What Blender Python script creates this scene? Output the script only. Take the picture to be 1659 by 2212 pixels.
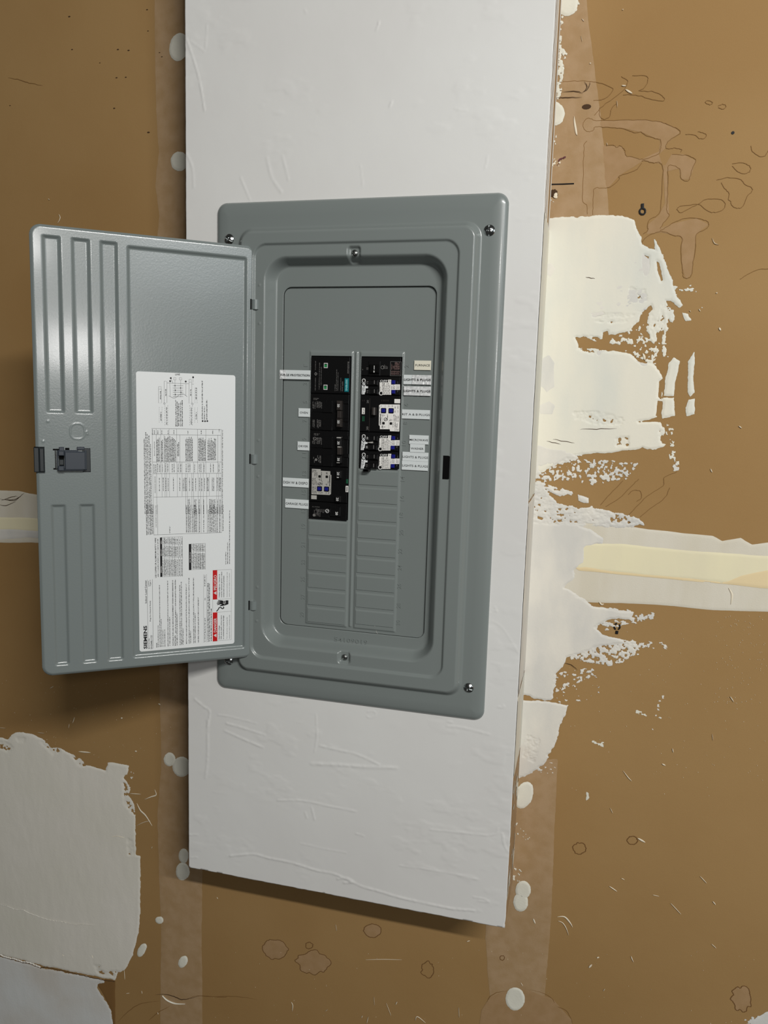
import bpy, math, random
import numpy as np
from mathutils import Matrix, Vector

# ------------------------------------------------------------------ scene, camera, light
for o in list(bpy.data.objects): bpy.data.objects.remove(o)
SC = bpy.context.scene
COL = SC.collection
IW, IH = 1659.0, 2212.0
CAM = np.array([0.5086, -1.0178, -0.2641])
YAW, PITCH, ROLL, FPX = 0.2526, -0.1356, 0.0297, 1695.86
def _rx(t): return np.array([[1,0,0],[0,math.cos(t),-math.sin(t)],[0,math.sin(t),math.cos(t)]])
def _rz(t): return np.array([[math.cos(t),-math.sin(t),0],[math.sin(t),math.cos(t),0],[0,0,1]])
RC = _rz(YAW) @ _rx(math.pi/2 + PITCH) @ _rz(ROLL)
cd = bpy.data.cameras.new('camera'); cam = bpy.data.objects.new('camera', cd); COL.objects.link(cam)
m4 = Matrix.Identity(4)
for i in range(3):
    for j in range(3): m4[i][j] = RC[i][j]
    m4[i][3] = CAM[i]
cam.matrix_world = m4
cd.sensor_fit = 'VERTICAL'; cd.sensor_height = 24.0; cd.lens = 24.0 * FPX / IH; cd.clip_start = 0.01
SC.camera = cam
SC.view_settings.view_transform = 'Standard'; SC.view_settings.look = 'None'
SC.view_settings.gamma = 1.0; SC.view_settings.use_curve_mapping = False
SC.view_settings.exposure = 0.0
w = bpy.data.worlds.new('room_light'); SC.world = w; w.use_nodes = True
w.node_tree.nodes['Background'].inputs[0].default_value = (0.62, 0.60, 0.56, 1)
w.node_tree.nodes['Background'].inputs[1].default_value = 0.05
def area(name, loc, target, sx, sy, power, col=(1,1,1)):
    l = bpy.data.lights.new(name, 'AREA'); l.shape = 'RECTANGLE'; l.size = sx; l.size_y = sy
    l.energy = power; l.color = col
    o = bpy.data.objects.new(name, l); COL.objects.link(o); o.location = loc
    o.rotation_euler = (Vector(target) - Vector(loc)).to_track_quat('-Z', 'Y').to_euler()
    return o
# long ceiling tube in front of the wall, up and to the right: gives the long soft-ended shadow under the board
area('ceiling_tube', (1.68, -2.10, 0.98), (1.68, 0, -0.45), 1.30, 0.06, 66, (1.0, 0.985, 0.95))
# second lamp further right and lower
area('work_lamp', (1.30, -2.38, 0.36), (0.0, 0, -0.3), 0.12, 0.12, 4.5, (1.0, 0.985, 0.96))
# small low lamp behind the photographer
area('low_lamp', (1.54, -2.30, -0.05), (-0.1, 0, -0.22), 0.28, 0.15, 5.0, (1.0, 0.98, 0.96))
# daylight from the open side of the garage
area('side_window', (3.0, -1.1, 0.25), (0.2, 0, -0.3), 0.7, 1.2, 5, (0.93, 0.97, 1.0))
# pale opening high behind the photographer, to the right
area('rear_opening', (2.7, -2.5, 0.62), (0.0, 0, -0.15), 1.0, 0.5, 4.5, (0.84, 0.93, 1.0))

# ------------------------------------------------------------------ helpers
T = 0.1125                                    # the boxed-out board stands this far off the brown wall
def lin(c):
    return tuple((v/255/12.92) if v/255 <= .04045 else ((v/255+.055)/1.055)**2.4 for v in c)
def ray(px, py):
    return RC @ np.array([(px-IW/2)/FPX, -(py-IH/2)/FPX, -1.0])
class Plane:
    """flat working plane: origin o, axes u (right) v (up), n towards the viewer"""
    def __init__(s, o, u, v):
        s.o = np.array(o, float); s.u = np.array(u, float); s.v = np.array(v, float); s.n = np.cross(s.u, s.v)
    def to2(s, px, py):
        d = ray(px, py); k = ((s.o-CAM) @ s.n)/(d @ s.n); q = CAM+k*d-s.o
        return (float(q @ s.u), float(q @ s.v))
    def to3(s, a, b, off=0.0):
        return s.o + s.u*a + s.v*b + s.n*off
    def up(s, off): return Plane(s.o+s.n*off, s.u, s.v)
def front(y): return Plane((0, y, 0), (1,0,0), (0,0,1))
WALLP = front(T)
TH = 0.644; HX, HY = 0.0632, -0.012
DOORP = Plane((HX, HY, 0), (math.cos(TH), math.sin(TH), 0), (0,0,1))
DM = Matrix.Translation((HX, HY, 0)) @ Matrix.Rotation(TH, 4, 'Z')

MATS = {}
def mat(name, rgb, rough=0.5, metal=0.0, coat=0.0, bump=None, vary=None, spec=0.5, emit=None):
    m = bpy.data.materials.new(name); m.use_nodes = True
    nt = m.node_tree; b = nt.nodes['Principled BSDF']
    c = lin(rgb)
    b.inputs['Base Color'].default_value = (*c, 1); b.inputs['Roughness'].default_value = rough
    b.inputs['Metallic'].default_value = metal; b.inputs['Coat Weight'].default_value = coat
    b.inputs['Coat Roughness'].default_value = 0.12
    b.inputs['Specular IOR Level'].default_value = spec
    tc = nt.nodes.new('ShaderNodeTexCoord')
    if vary:
        sc, rgb2, stretch = vary
        mp = nt.nodes.new('ShaderNodeMapping'); mp.inputs['Scale'].default_value = stretch
        nz = nt.nodes.new('ShaderNodeTexNoise'); nz.inputs['Scale'].default_value = sc; nz.inputs['Detail'].default_value = 5
        rp = nt.nodes.new('ShaderNodeMapRange'); rp.inputs[1].default_value = .35; rp.inputs[2].default_value = .65
        mx = nt.nodes.new('ShaderNodeMix'); mx.data_type = 'RGBA'
        mx.inputs[6].default_value = (*c, 1); mx.inputs[7].default_value = (*lin(rgb2), 1)
        nt.links.new(tc.outputs['Object'], mp.inputs[0]); nt.links.new(mp.outputs[0], nz.inputs['Vector'])
        nt.links.new(nz.outputs[0], rp.inputs[0]); nt.links.new(rp.outputs[0], mx.inputs[0])
        nt.links.new(mx.outputs[2], b.inputs['Base Color'])
    if bump:
        prev = None
        for sc, st, dist in bump:
            n2 = nt.nodes.new('ShaderNodeTexNoise'); n2.inputs['Scale'].default_value = sc; n2.inputs['Detail'].default_value = 3
            nt.links.new(tc.outputs['Object'], n2.inputs['Vector'])
            bp = nt.nodes.new('ShaderNodeBump'); bp.inputs['Strength'].default_value = st; bp.inputs['Distance'].default_value = dist
            nt.links.new(n2.outputs[0], bp.inputs['Height'])
            if prev: nt.links.new(prev.outputs[0], bp.inputs['Normal'])
            prev = bp
        nt.links.new(prev.outputs[0], b.inputs['Normal'])
    MATS[name] = m
    return m

class MB:
    def __init__(s): s.v = []; s.f = []; s.n = 0
    def add(s, verts, faces):
        verts = np.asarray(verts, float).reshape(-1, 3); s.v.append(verts)
        s.f.extend([tuple(i+s.n for i in f) for f in faces]); s.n += len(verts)
    def prism(s, P, poly, off0, off1, inset=0.0):
        """polygon (2-D, any winding) extruded from off0 (back) to off1 (front)"""
        a = sum(poly[i][0]*poly[(i+1) % len(poly)][1]-poly[(i+1) % len(poly)][0]*poly[i][1] for i in range(len(poly)))
        if a < 0: poly = poly[::-1]
        k = len(poly); vs = [P.to3(x, y, off0) for x, y in poly]+[P.to3(x, y, off1) for x, y in poly]
        fs = [tuple(range(k, 2*k)), tuple(range(k-1, -1, -1))]+[(i, (i+1) % k, k+(i+1) % k, k+i) for i in range(k)]
        s.add(vs, fs)
    def box(s, P, l, b, r, t, off0, off1, bev=0.0, bt=None, bi=None):
        """box with a chamfered front; bt = deeper chamfer along the top"""
        if l > r: l, r = r, l
        if b > t: b, t = t, b
        if bev <= 0: return s.prism(P, [(l,b),(r,b),(r,t),(l,t)], off0, off1)
        bt = bev if bt is None else bt; bi = bev if bi is None else bi
        R0 = [(l,b),(r,b),(r,t),(l,t)]; R1 = [(l+bi,b+bi),(r-bi,b+bi),(r-bi,t-bt),(l+bi,t-bt)]
        vs = [P.to3(x,y,off0) for x,y in R0]+[P.to3(x,y,off1-bev) for x,y in R0]+[P.to3(x,y,off1) for x,y in R1]
        fs = [(3,2,1,0)]
        for q in (0,4): fs += [(q+i, q+(i+1)%4, q+4+(i+1)%4, q+4+i) for i in range(4)]
        fs.append((8,9,10,11)); s.add(vs, fs)
    def rbox(s, P, l, b, r, t, off0, off1, rad, seg=5, bev=0.0):
        if l > r: l, r = r, l
        if b > t: b, t = t, b
        def loop(i):
            rr = max(rad-i, 1e-5); pts = []
            for cx, cy, a0 in ((r-rad,b+rad,-90),(r-rad,t-rad,0),(l+rad,t-rad,90),(l+rad,b+rad,180)):
                for k in range(seg+1):
                    a = math.radians(a0+90*k/seg); pts.append((cx+rr*math.cos(a), cy+rr*math.sin(a)))
            return pts
        L0 = loop(0); n = len(L0)
        if bev <= 0: return s.prism(P, L0, off0, off1)
        L1 = loop(bev)
        vs = [P.to3(x,y,off0) for x,y in L0]+[P.to3(x,y,off1-bev) for x,y in L0]+[P.to3(x,y,off1) for x,y in L1]
        fs = [tuple(range(n-1,-1,-1)), tuple(range(2*n,3*n))]
        for q in (0,n): fs += [(q+i, q+(i+1)%n, q+n+(i+1)%n, q+n+i) for i in range(n)]
        s.add(vs, fs)
    def ring(s, P, cx, cy, r0, r1, off0, off1, seg=24, kx=1.0):
        vs = []
        for rr, of in ((r0,off0),(r0,off1),(r1,off1),(r1,off0)):
            vs += [P.to3(cx+kx*rr*math.cos(2*math.pi*i/seg), cy+rr*math.sin(2*math.pi*i/seg), of) for i in range(seg)]
        fs = []
        for q in range(3): fs += [(q*seg+i, (q+1)*seg+i, (q+1)*seg+(i+1)%seg, q*seg+(i+1)%seg) for i in range(seg)]
        s.add(vs, fs)
    def disc(s, P, cx, cy, r, off0, off1, seg=20, ky=1.0):
        s.prism(P, [(cx+r*math.cos(2*math.pi*i/seg), cy+ky*r*math.sin(2*math.pi*i/seg)) for i in range(seg)], off0, off1)
    def ribbon(s, P, pts, width, off, h, taper=False):
        n = len(pts)
        if n < 2: return
        p = np.array(pts, float); d = np.gradient(p, axis=0); d /= (np.linalg.norm(d, axis=1, keepdims=True)+1e-12)
        nn = np.stack([-d[:,1], d[:,0]], 1); vs = []
        for i in range(n):
            wd = width[i] if hasattr(width, '__len__') else width
            if taper: wd *= max(.12, math.sin(math.pi*(i+.25)/(n-.5)))
            a = p[i]+nn[i]*wd/2; b = p[i]-nn[i]*wd/2
            vs += [P.to3(a[0],a[1],off), P.to3(p[i][0],p[i][1],off+h), P.to3(b[0],b[1],off)]
        fs = []
        for i in range(n-1):
            q = 3*i; fs += [(q,q+3,q+4,q+1),(q+1,q+4,q+5,q+2)]
        s.add(vs, fs)
    def text(s, P, body, p0, p1, h, off, bold=0.0, depth=0.0, squash=True, inv=False):
        """text whose baseline runs p0 -> p1 (2-D on P), h = letter height"""
        V, F, W0, H0 = glyphs(body, bold)
        p0 = np.array(p0); p1 = np.array(p1); L = np.linalg.norm(p1-p0); e = (p1-p0)/L; g = np.array([-e[1], e[0]])
        kx = L/W0; ky = h/H0
        q = [p0+e*(x*kx)+g*(y*ky) for x, y in V]
        s.add([P.to3(a[0], a[1], off) for a in q], F)
        if depth: s.add([P.to3(a[0], a[1], off-depth) for a in q], [])
    def scribble(s, P, p0, p1, h, off, rng, gap=.16, stroke=.34):
        """rows of print too small to read: word-shaped groups of short strokes"""
        p0 = np.array(p0, float); p1 = np.array(p1, float); L = np.linalg.norm(p1-p0)
        if L < 1e-6: return
        e = (p1-p0)/L; g = np.array([-e[1], e[0]]); x = 0.0; wl = rng.randint(3, 9)
        while x < L:
            wd = h*rng.uniform(.16, stroke); y0 = 0 if rng.random() < .6 else h*rng.uniform(0,.5); y1 = h*rng.uniform(.62,1)
            if x+wd > L: break
            c = [p0+e*x+g*y0, p0+e*(x+wd)+g*y0, p0+e*(x+wd)+g*y1, p0+e*x+g*y1]
            s.add([P.to3(a[0],a[1],off) for a in c], [(0,1,2,3)])
            if rng.random() < .6:
                yb = rng.choice([0, h*.42, h*.8]); c = [p0+e*x+g*yb, p0+e*(x+wd*2.2)+g*yb, p0+e*(x+wd*2.2)+g*(yb+h*.2), p0+e*x+g*(yb+h*.2)]
                s.add([P.to3(a[0],a[1],off) for a in c], [(0,1,2,3)])
            x += wd+h*gap*rng.uniform(.7,1.6); wl -= 1
            if wl <= 0: x += h*.55; wl = rng.randint(2, 9)
    def arrays(s):
        return (np.concatenate(s.v) if s.v else np.zeros((0,3))), s.f

GL = {}
def glyphs(body, bold=0.0):
    k = (body, bold)
    if k in GL: return GL[k]
    cu = bpy.data.curves.new('t', 'FONT'); cu.body = body; cu.size = 1.0; cu.offset = bold; cu.resolution_u = 2
    o = bpy.data.objects.new('t', cu); COL.objects.link(o)
    dg = bpy.context.evaluated_depsgraph_get(); ev = o.evaluated_get(dg); me = ev.to_mesh()
    V = np.array([(v.co.x, v.co.y) for v in me.vertices]); F = [tuple(p.vertices) for p in me.polygons]
    ev.to_mesh_clear(); bpy.data.objects.remove(o); bpy.data.curves.remove(cu)
    lo = V.min(0); hi = V.max(0); V = V-lo
    GL[k] = (V, F, hi[0]-lo[0], hi[1]-lo[1]); return GL[k]

WM = {}
def link(o, parent, M):
    COL.objects.link(o); WM[o.name] = M
    if parent is not None:
        o.parent = parent; o.matrix_basis = WM[parent.name].inverted() @ M
    else: o.matrix_basis = M
    return o
def empty(name, loc, rz=0.0, parent=None):
    o = bpy.data.objects.new(name, None); o.empty_display_size = .02
    return link(o, parent, Matrix.Translation(loc) @ Matrix.Rotation(rz, 4, 'Z'))
def build(name, mb, m, parent=None, M=None, smooth=False, label=None, loc=None):
    """link world-space geometry as one mesh object"""
    V, F = mb.arrays() if isinstance(mb, MB) else mb
    if M is None: M = WM[parent.name] if parent is not None else Matrix.Identity(4)
    if loc is not None: M = Matrix.Translation(loc)
    Mi = np.array(M.inverted()); V = np.asarray(V) @ Mi[:3,:3].T + Mi[:3,3]
    me = bpy.data.meshes.new(name)
    if isinstance(F, np.ndarray):
        me.vertices.add(len(V)); me.vertices.foreach_set('co', V.astype(np.float32).ravel())
        me.loops.add(F.size); me.loops.foreach_set('vertex_index', F.astype(np.int32).ravel())
        me.polygons.add(len(F)); me.polygons.foreach_set('loop_start', np.arange(0, F.size, 4, dtype=np.int32))
        me.update(calc_edges=True)
    else: me.from_pydata(V.tolist(), [], F)
    me.validate()
    if smooth: me.polygons.foreach_set('use_smooth', [True]*len(me.polygons))
    me.materials.append(m); me.update()
    o = bpy.data.objects.new(name, me)
    if label: o['label'] = label
    return link(o, parent, M)
def tag(o, label=None, cat=None, group=None, kind=None):
    if label: o['label'] = label
    if cat: o['category'] = cat
    if group: o['group'] = group
    if kind: o['kind'] = kind
    return o

# --- value noise and height fields
_tabs = {}
def vnoise(x, y, seed=0):
    if seed not in _tabs: _tabs[seed] = np.random.RandomState(seed).rand(256, 256)
    t = _tabs[seed]; xi = np.floor(x).astype(int); yi = np.floor(y).astype(int); fx = x-xi; fy = y-yi
    fx = fx*fx*(3-2*fx); fy = fy*fy*(3-2*fy)
    g = lambda a, b: t[a & 255, b & 255]
    return (g(xi,yi)*(1-fx)+g(xi+1,yi)*fx)*(1-fy)+(g(xi,yi+1)*(1-fx)+g(xi+1,yi+1)*fx)*fy
def fbm(x, y, seed=0, oc=4, gain=.55):
    a = 1.0; s = 0; tot = 0
    for k in range(oc):
        s = s+a*vnoise(x*2**k+17.3*k, y*2**k+9.1*k, seed+k); tot += a; a *= gain
    return s/tot
def S(t): t = np.clip(t, 0, 1); return t*t*(3-2*t)
def rr(x, z, l, r, b, t, rad):
    """signed distance to a rounded rectangle, positive inside"""
    cx, cz = (l+r)/2, (b+t)/2; qx = np.abs(x-cx)-((r-l)/2-rad); qz = np.abs(z-cz)-((t-b)/2-rad)
    return -(np.hypot(np.maximum(qx,0), np.maximum(qz,0))+np.minimum(np.maximum(qx,qz),0)-rad)
def polysd(x, z, pts):
    d = np.full(x.shape, 1e9); ins = np.zeros(x.shape, bool); n = len(pts)
    for i in range(n):
        x0,z0 = pts[i]; x1,z1 = pts[(i+1)%n]; ex,ez = x1-x0, z1-z0; L = ex*ex+ez*ez+1e-18
        t = np.clip(((x-x0)*ex+(z-z0)*ez)/L, 0, 1); d = np.minimum(d, np.hypot(x-x0-t*ex, z-z0-t*ez))
        c = (z0 > z) != (z1 > z)
        if z1 != z0: ins ^= c & (x < (x1-x0)*(z-z0)/(z1-z0)+x0)
    return np.where(ins, d, -d)
def gridmesh(P, x0, x1, z0, z1, step, Ff, Hf, skirt=0.0, skirt_dir=-1):
    nx = max(2, int(round((x1-x0)/step))+1); nz = max(2, int(round((z1-z0)/step))+1)
    xs = np.linspace(x0, x1, nx); zs = np.linspace(z0, z1, nz); X, Z = np.meshgrid(xs, zs)
    F = Ff(X, Z)
    keep = (F[:-1,:-1]+F[1:,:-1]+F[:-1,1:]+F[1:,1:])/4 > 0
    used = np.zeros(F.shape, int)
    for a in (0,1):
        for b in (0,1): used[a:nz-1+a, b:nx-1+b] += keep
    bord = (used > 0) & (used < 4)
    gz, gx = np.gradient(F, zs, xs); g2 = gx*gx+gz*gz+1e-6
    bord &= np.abs(F) < 1.6*step*np.sqrt(g2)
    dx = np.clip(-F*gx/g2, -step*.75, step*.75); dz = np.clip(-F*gz/g2, -step*.75, step*.75)
    X = np.where(bord, X+dx, X); Z = np.where(bord, Z+dz, Z)
    H = Hf(X, Z, np.where(bord, 0, F))
    V = P.o + X[...,None]*P.u + Z[...,None]*P.v + H[...,None]*P.n
    idx = np.arange(nx*nz).reshape(nz, nx)
    q = np.stack([idx[:-1,:-1], idx[:-1,1:], idx[1:,1:], idx[1:,:-1]], -1)[keep]
    V = V.reshape(-1, 3)
    if skirt:
        e = np.concatenate([q[:,[i,(i+1)%4]] for i in range(4)]); key = np.sort(e,1); key = key[:,0].astype(np.int64)*(nx*nz)+key[:,1]
        _, inv, cnt = np.unique(key, return_inverse=True, return_counts=True); be = e[cnt[inv] == 1]
        N = len(V); V = np.concatenate([V, V+P.n*skirt*skirt_dir])
        q = np.concatenate([q, np.stack([be[:,1], be[:,0], be[:,0]+N, be[:,1]+N], 1)])
    u, inv = np.unique(q, return_inverse=True)
    return V[u], inv.reshape(-1, 4)
def pts2(P, pts): return [P.to2(*p) for p in pts]
def smooth(pts, n=6, jit=0.0, rng=None, closed=False):
    p = np.array(pts, float); k = len(p); out = []
    rg = range(k if closed else k-1)
    for i in rg:
        a = p[(i-1)%k] if closed or i > 0 else p[i]; b = p[i]; c = p[(i+1)%k]; d = p[(i+2)%k] if closed or i+2 < k else c
        for j in range(n):
            t = j/n; out.append(.5*((2*b)+(c-a)*t+(2*a-5*b+4*c-d)*t*t+(3*b-a-3*c+d)*t**3))
    out.append(p[0] if closed else p[-1]); out = np.array(out)
    if jit and rng is not None:
        out[1:-1] += np.array([[rng.gauss(0,jit), rng.gauss(0,jit)] for _ in range(len(out)-2)])
    return out

# ------------------------------------------------------------------ materials
M_wall  = mat('brown_drywall_paper', (161,129,84), .8, bump=[(900,.25,.0004),(60,.15,.001)], vary=(3.2,(154,121,76),(1,1,1)), spec=.25)
M_tape  = mat('translucent_joint_tape', (172,144,110), .75, bump=[(500,.3,.0004)], vary=(60,(164,135,98),(1,1,1)), spec=.25)
M_white = mat('white_wall_paint', (223,223,220), .55, bump=[(700,.12,.0003)], vary=(4,(218,217,214),(1,1,1)), spec=.35)
M_cream = mat('cream_joint_compound', (229,225,210), .8, bump=[(300,.25,.0004)], vary=(14,(214,215,206),(1,1,.35)), spec=.3)
M_mud   = mat('white_joint_compound', (223,219,209), .8, bump=[(350,.25,.0004)], vary=(25,(208,206,200),(1,1,.5)), spec=.3)
M_band  = mat('greige_joint_tape', (211,204,186), .8, bump=[(500,.3,.0004)], vary=(30,(217,211,196),(1,1,.3)), spec=.3)
M_yel   = mat('yellowed_compound', (232,224,190), .8, bump=[(300,.2,.0003)], vary=(20,(227,219,188),(1,1,.3)), spec=.3)
M_ora   = mat('ochre_compound_edge', (228,208,166), .8, bump=[(300,.2,.0003)], spec=.3)
M_grey  = mat('grey_white_compound', (226,222,212), .75, bump=[(260,.3,.0005)], vary=(6,(220,217,204),(1,1,1)), spec=.3)
M_gblue = mat('cool_grey_compound', (216,218,216), .75, bump=[(260,.3,.0005)], vary=(9,(208,204,196),(1,1,1)), spec=.3)
M_dab   = mat('screw_dab_compound', (226,224,210), .75, bump=[(400,.35,.0004)], vary=(40,(218,216,202),(1,1,1)), spec=.3)
M_stain = mat('water_stain_line', (128,95,55), .8, spec=.2)
M_ring  = mat('dark_stain_ring', (112,80,46), .8, spec=.2)
M_tint  = mat('water_stain_tint', (165,134,98), .8, bump=[(900,.25,.0004)], vary=(70,(159,128,90),(1,1,1)), spec=.25)
M_dark  = mat('dark_scuff', (74,54,36), .8, spec=.2)
M_ink   = mat('black_marker', (14,13,13), .6, spec=.3)
M_fleck = mat('white_fleck', (228,218,196), .7, spec=.3)
M_red   = mat('dark_red_speck', (92,40,44), .7)
M_cover = mat('grey_enamel', (123,130,128), .30, coat=.35, bump=[(420,.05,.0004)], spec=.5)
M_door  = mat('grey_enamel_orange_peel', (122,130,129), .26, coat=.45, bump=[(430,.17,.0006)], spec=.5)
M_black = mat('black_plastic', (7,7,8), .36, bump=[(900,.05,.0003)], spec=.45)
M_blk2  = mat('black_matte_plastic', (12,11,11), .5, spec=.4)
M_void  = mat('dark_gap', (6,6,6), .8, spec=.1)
M_tie   = mat('brown_grey_plastic', (46,41,38), .45, spec=.4)
M_paper = mat('white_label', (224,227,227), .4, spec=.4)
M_lab2  = mat('silver_grey_label', (176,174,168), .45, spec=.4)
M_lab3  = mat('brightwhite_label', (236,234,229), .4, spec=.4)
M_print = mat('black_print', (22,22,24), .5, spec=.3)
M_print2= mat('grey_print', (92,92,90), .5, spec=.3)
M_wprint= mat('white_print', (205,205,203), .5, spec=.3)
M_gprint= mat('dim_print', (118,116,114), .5, spec=.3)
M_rprint= mat('pinkish_print', (150,122,118), .5, spec=.3)
M_green = mat('green_indicator', (38,132,74), .35)
M_dgreen= mat('dark_green_print', (30,96,66), .4)
M_teal  = mat('teal_print', (0,112,120), .4)
M_tealp = mat('pale_teal_print', (150,205,208), .4)
M_blue  = mat('blue_button', (24,28,122), .3)
M_redl  = mat('red_label_print', (192,14,18), .4)
M_latch = mat('slate_plastic', (56,62,70), .38, spec=.45)
M_latch2= mat('dark_slate_plastic', (40,45,47), .4, spec=.45)
M_zinc  = mat('zinc_screw', (196,200,200), .16, metal=1.0)
M_zinc2 = mat('dull_zinc_screw', (150,152,150), .3, metal=1.0)
M_tapew = mat('label_tape', (216,222,222), .45, spec=.4)
M_tapew2= mat('crumpled_label_tape', (218,220,220), .3, coat=.4, bump=[(160,.7,.0012)], spec=.6)
M_tapec = mat('cream_label_tape', (228,224,206), .4, spec=.4)

# ------------------------------------------------------------------ the brown wall
XR, XL, ZB = 0.4372, -0.0476, -0.979
wl = MB(); wl.box(WALLP, -1.7, -2.0, 2.4, 1.3, -0.0127, 0)
wall = tag(build('wall_back', wl, M_wall), 'brown unpainted drywall behind the breaker panel', kind='structure')
def crop(ox, oy, s, pts): return [(ox+x/s, oy+y/s) for x, y in pts]
def patch(name, polys, m, layer=1, P=WALLP, step=.0015, label=None, thick=.0006, xmin=None, parent=wall, ripple=.00018, seed=3, holes=()):
    """spread compound: polys = (pixel points, cap mm, noise mm, noise size mm, x-stretch)"""
    Q = []
    for pl in polys:
        pts, cap, amp, size, sx = pl; size = size*.68 if cap < 2 else size; Q.append((pts2(P, pts), cap/1000, amp/1000, size/1000, sx))
    HQ = [(pts2(P, h[0]), h[1]/1000, h[2]/1000, h[3]/1000, h[4]) for h in holes]
    ax = [p[0] for q in Q for p in q[0]]; az = [p[1] for q in Q for p in q[0]]
    mg = .006; x0, x1, z0, z1 = min(ax)-mg, max(ax)+mg, min(az)-mg, max(az)+mg
    if xmin is not None: x0 = max(x0, xmin)
    def Ff(X, Z):
        F = np.full(X.shape, -1.0)
        for k, (pts, cap, amp, size, sx) in enumerate(Q):
            n = (fbm(X/size/sx+k*3, Z/size, seed+k*7, 4, .62)-.5)*2
            F = np.maximum(F, np.minimum(polysd(X, Z, pts), cap)+amp*n)
        for k, (pts, cap, amp, size, sx) in enumerate(HQ):
            n = (fbm(X/size/sx+k*5, Z/size, seed+50+k*7, 4, .62)-.5)*2
            F = np.minimum(F, -(np.minimum(polysd(X, Z, pts), cap)+amp*n))
        return F
    def Hf(X, Z, F):
        return .0002*layer+np.clip(F/.003, 0, 1)*thick+np.clip(F/.004, 0, 1)*ripple*(fbm(X/.012, Z/.03, 90, 3)-.5)
    V, Fc = gridmesh(P, x0, x1, z0, z1, step, Ff, Hf)
    return build(name, (V, Fc), m, parent, smooth=True, label=label)

# translucent paper tape running down both sides of the board
patch('paper_tape', [([(330,-400),(335,120),(338,240),(343,330),(336,400),(344,460),(340,520),(343,620),(345,1500),(349,1650),(340,1760),(344,1900),(348,2000),(346,2230),(438,2230),(436,2050),(437,1850),(436,500),(436,-400)],30,1.2,14,1)], M_tape, 1, step=.003, thick=.0002, label='faint paper tape strip left of the board')
patch('paper_tape', [([(1210,-400),(1290,-400),(1266,-20),(1270,40),(1283,140),(1296,240),(1304,310),(1312,410),(1316,480),(1180,480)],30,.8,14,1),
                     ([(1090,1640),(1205,1640),(1201,1720),(1196,1830),(1193,1930),(1190,1990),(1184,2060),(1177,2150),(1169,2240),(1059,2240),(1058,2150),(1053,2090),(1049,2030),(1050,1900)],30,1.2,14,1)], M_tape, 1, step=.003, thick=.0002, label='faint paper tape strip right of the board')
# big cream patch right of the board
CR = lambda pts: crop(1100,460,2.968,pts)
CS = lambda pts: crop(1040,960,2.68,pts)
BL = XR+.0
patch('joint_compound_patch', [
    (CR([(60,30),(300,22),(480,25),(640,12),(720,15),(800,45),(815,90),(850,150),(848,200),(900,230),(960,240),(1000,330),(1050,470),(1060,520),(1040,560),(1000,560),(985,600),(960,690),(930,700),(900,660),(850,650),(830,700),(740,760),(640,790),(570,830),(500,800),(430,800),(440,870),(560,870),(700,890),(800,920),(860,970),(900,965),(970,1010),(985,1100),(975,1210),(950,1310),(880,1330),(830,1340),(900,1340),(970,1340),(990,1400),(1000,1480),(940,1520),(850,1510),(700,1530),(560,1540),(400,1560),(300,1620),(200,1660),(100,1700),(-100,1700),(-100,30)]),30,3.2,11,1.2),
    (CR([(930,170),(955,200),(985,290),(1040,420),(1070,520),(1115,590),(1095,610),(1030,560),(960,420)]),30,2.2,7,1),
    (CR([(1110,640),(1145,650),(1170,690),(1130,695)]),30,1.2,6,1),
    (CR([(900,650),(1000,560),(1060,650),(1050,700),(1020,690),(1000,830),(1015,920),(985,920),(975,760),(940,760),(950,830),(910,830),(880,740)]),1.2,3.6,7,.6),
    (CR([(640,830),(720,770),(880,720),(960,830),(980,960),(900,960),(800,900)]),-.6,4.6,6,1),
    (CR([(1025,960),(1055,925),(1095,950),(1085,1010),(1060,1090),(1055,1175),(990,1172),(1000,1080)]),30,1.2,6,1),
    (CR([(985,1185),(1055,1185),(1060,1300),(980,1320),(972,1270)]),30,1.2,6,1),
    (CR([(1185,890),(1190,930),(1178,1050),(1190,1150),(1160,1178),(1143,1150),(1148,1000),(1145,950)]),30,1,6,1),
    (CR([(1150,1195),(1190,1190),(1188,1290),(1135,1305),(1128,1250)]),30,1,6,1),
    (CR([(1060,470),(1190,465),(1170,500),(1070,520)]),-.2,3.4,5,2),
    (CR([(985,1340),(1050,1380),(1060,1530),(1110,1560),(1070,1660),(1050,1600),(1000,1500)]),-.8,3.8,5,1),
    (CR([(1010,230),(1100,330),(1240,590),(1220,640),(1050,560),(980,300)]),-2.6,4.6,4,2.5),
    ], M_cream, 2, label='large cream compound patch beside the right edge of the board', xmin=BL, thick=.0009, step=.001,
    holes=[(CR([(865,270),(895,280),(890,330),(878,390),(865,330)]),30,1,6,1),(CR([(945,310),(962,320),(985,430),(975,440),(950,370)]),30,1,6,1),
           (CR([(850,640),(910,590),(915,620),(870,680)]),30,1.5,6,1),(CR([(960,1080),(985,1060),(975,1200),(955,1180)]),30,1,6,1),
           (CR([(950,1200),(985,1210),(975,1300),(940,1300)]),30,1.2,6,1),(CR([(600,770),(630,760),(640,800),(600,830)]),30,2,6,1),
           (CR([(420,1280),(560,1280),(720,1320),(715,1350),(560,1350),(430,1310)]),-.9,3.2,4,1),
           (CR([(780,490),(860,500),(880,560),(800,560)]),-1,3.2,4,1),(CR([(690,1450),(760,1440),(760,1490),(690,1490)]),-.6,2.6,4,1),
           (CR([(540,650),(780,660),(820,630),(720,700),(560,690)]),-2.0,3.6,4,2),
           (CR([(965,1400),(1050,1400),(1045,1470),(980,1480)]),-.2,3.0,5,1),
           (CR([(430,800),(520,790),(640,820),(570,900),(460,880)]),-.2,3.4,5,1)])
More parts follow.
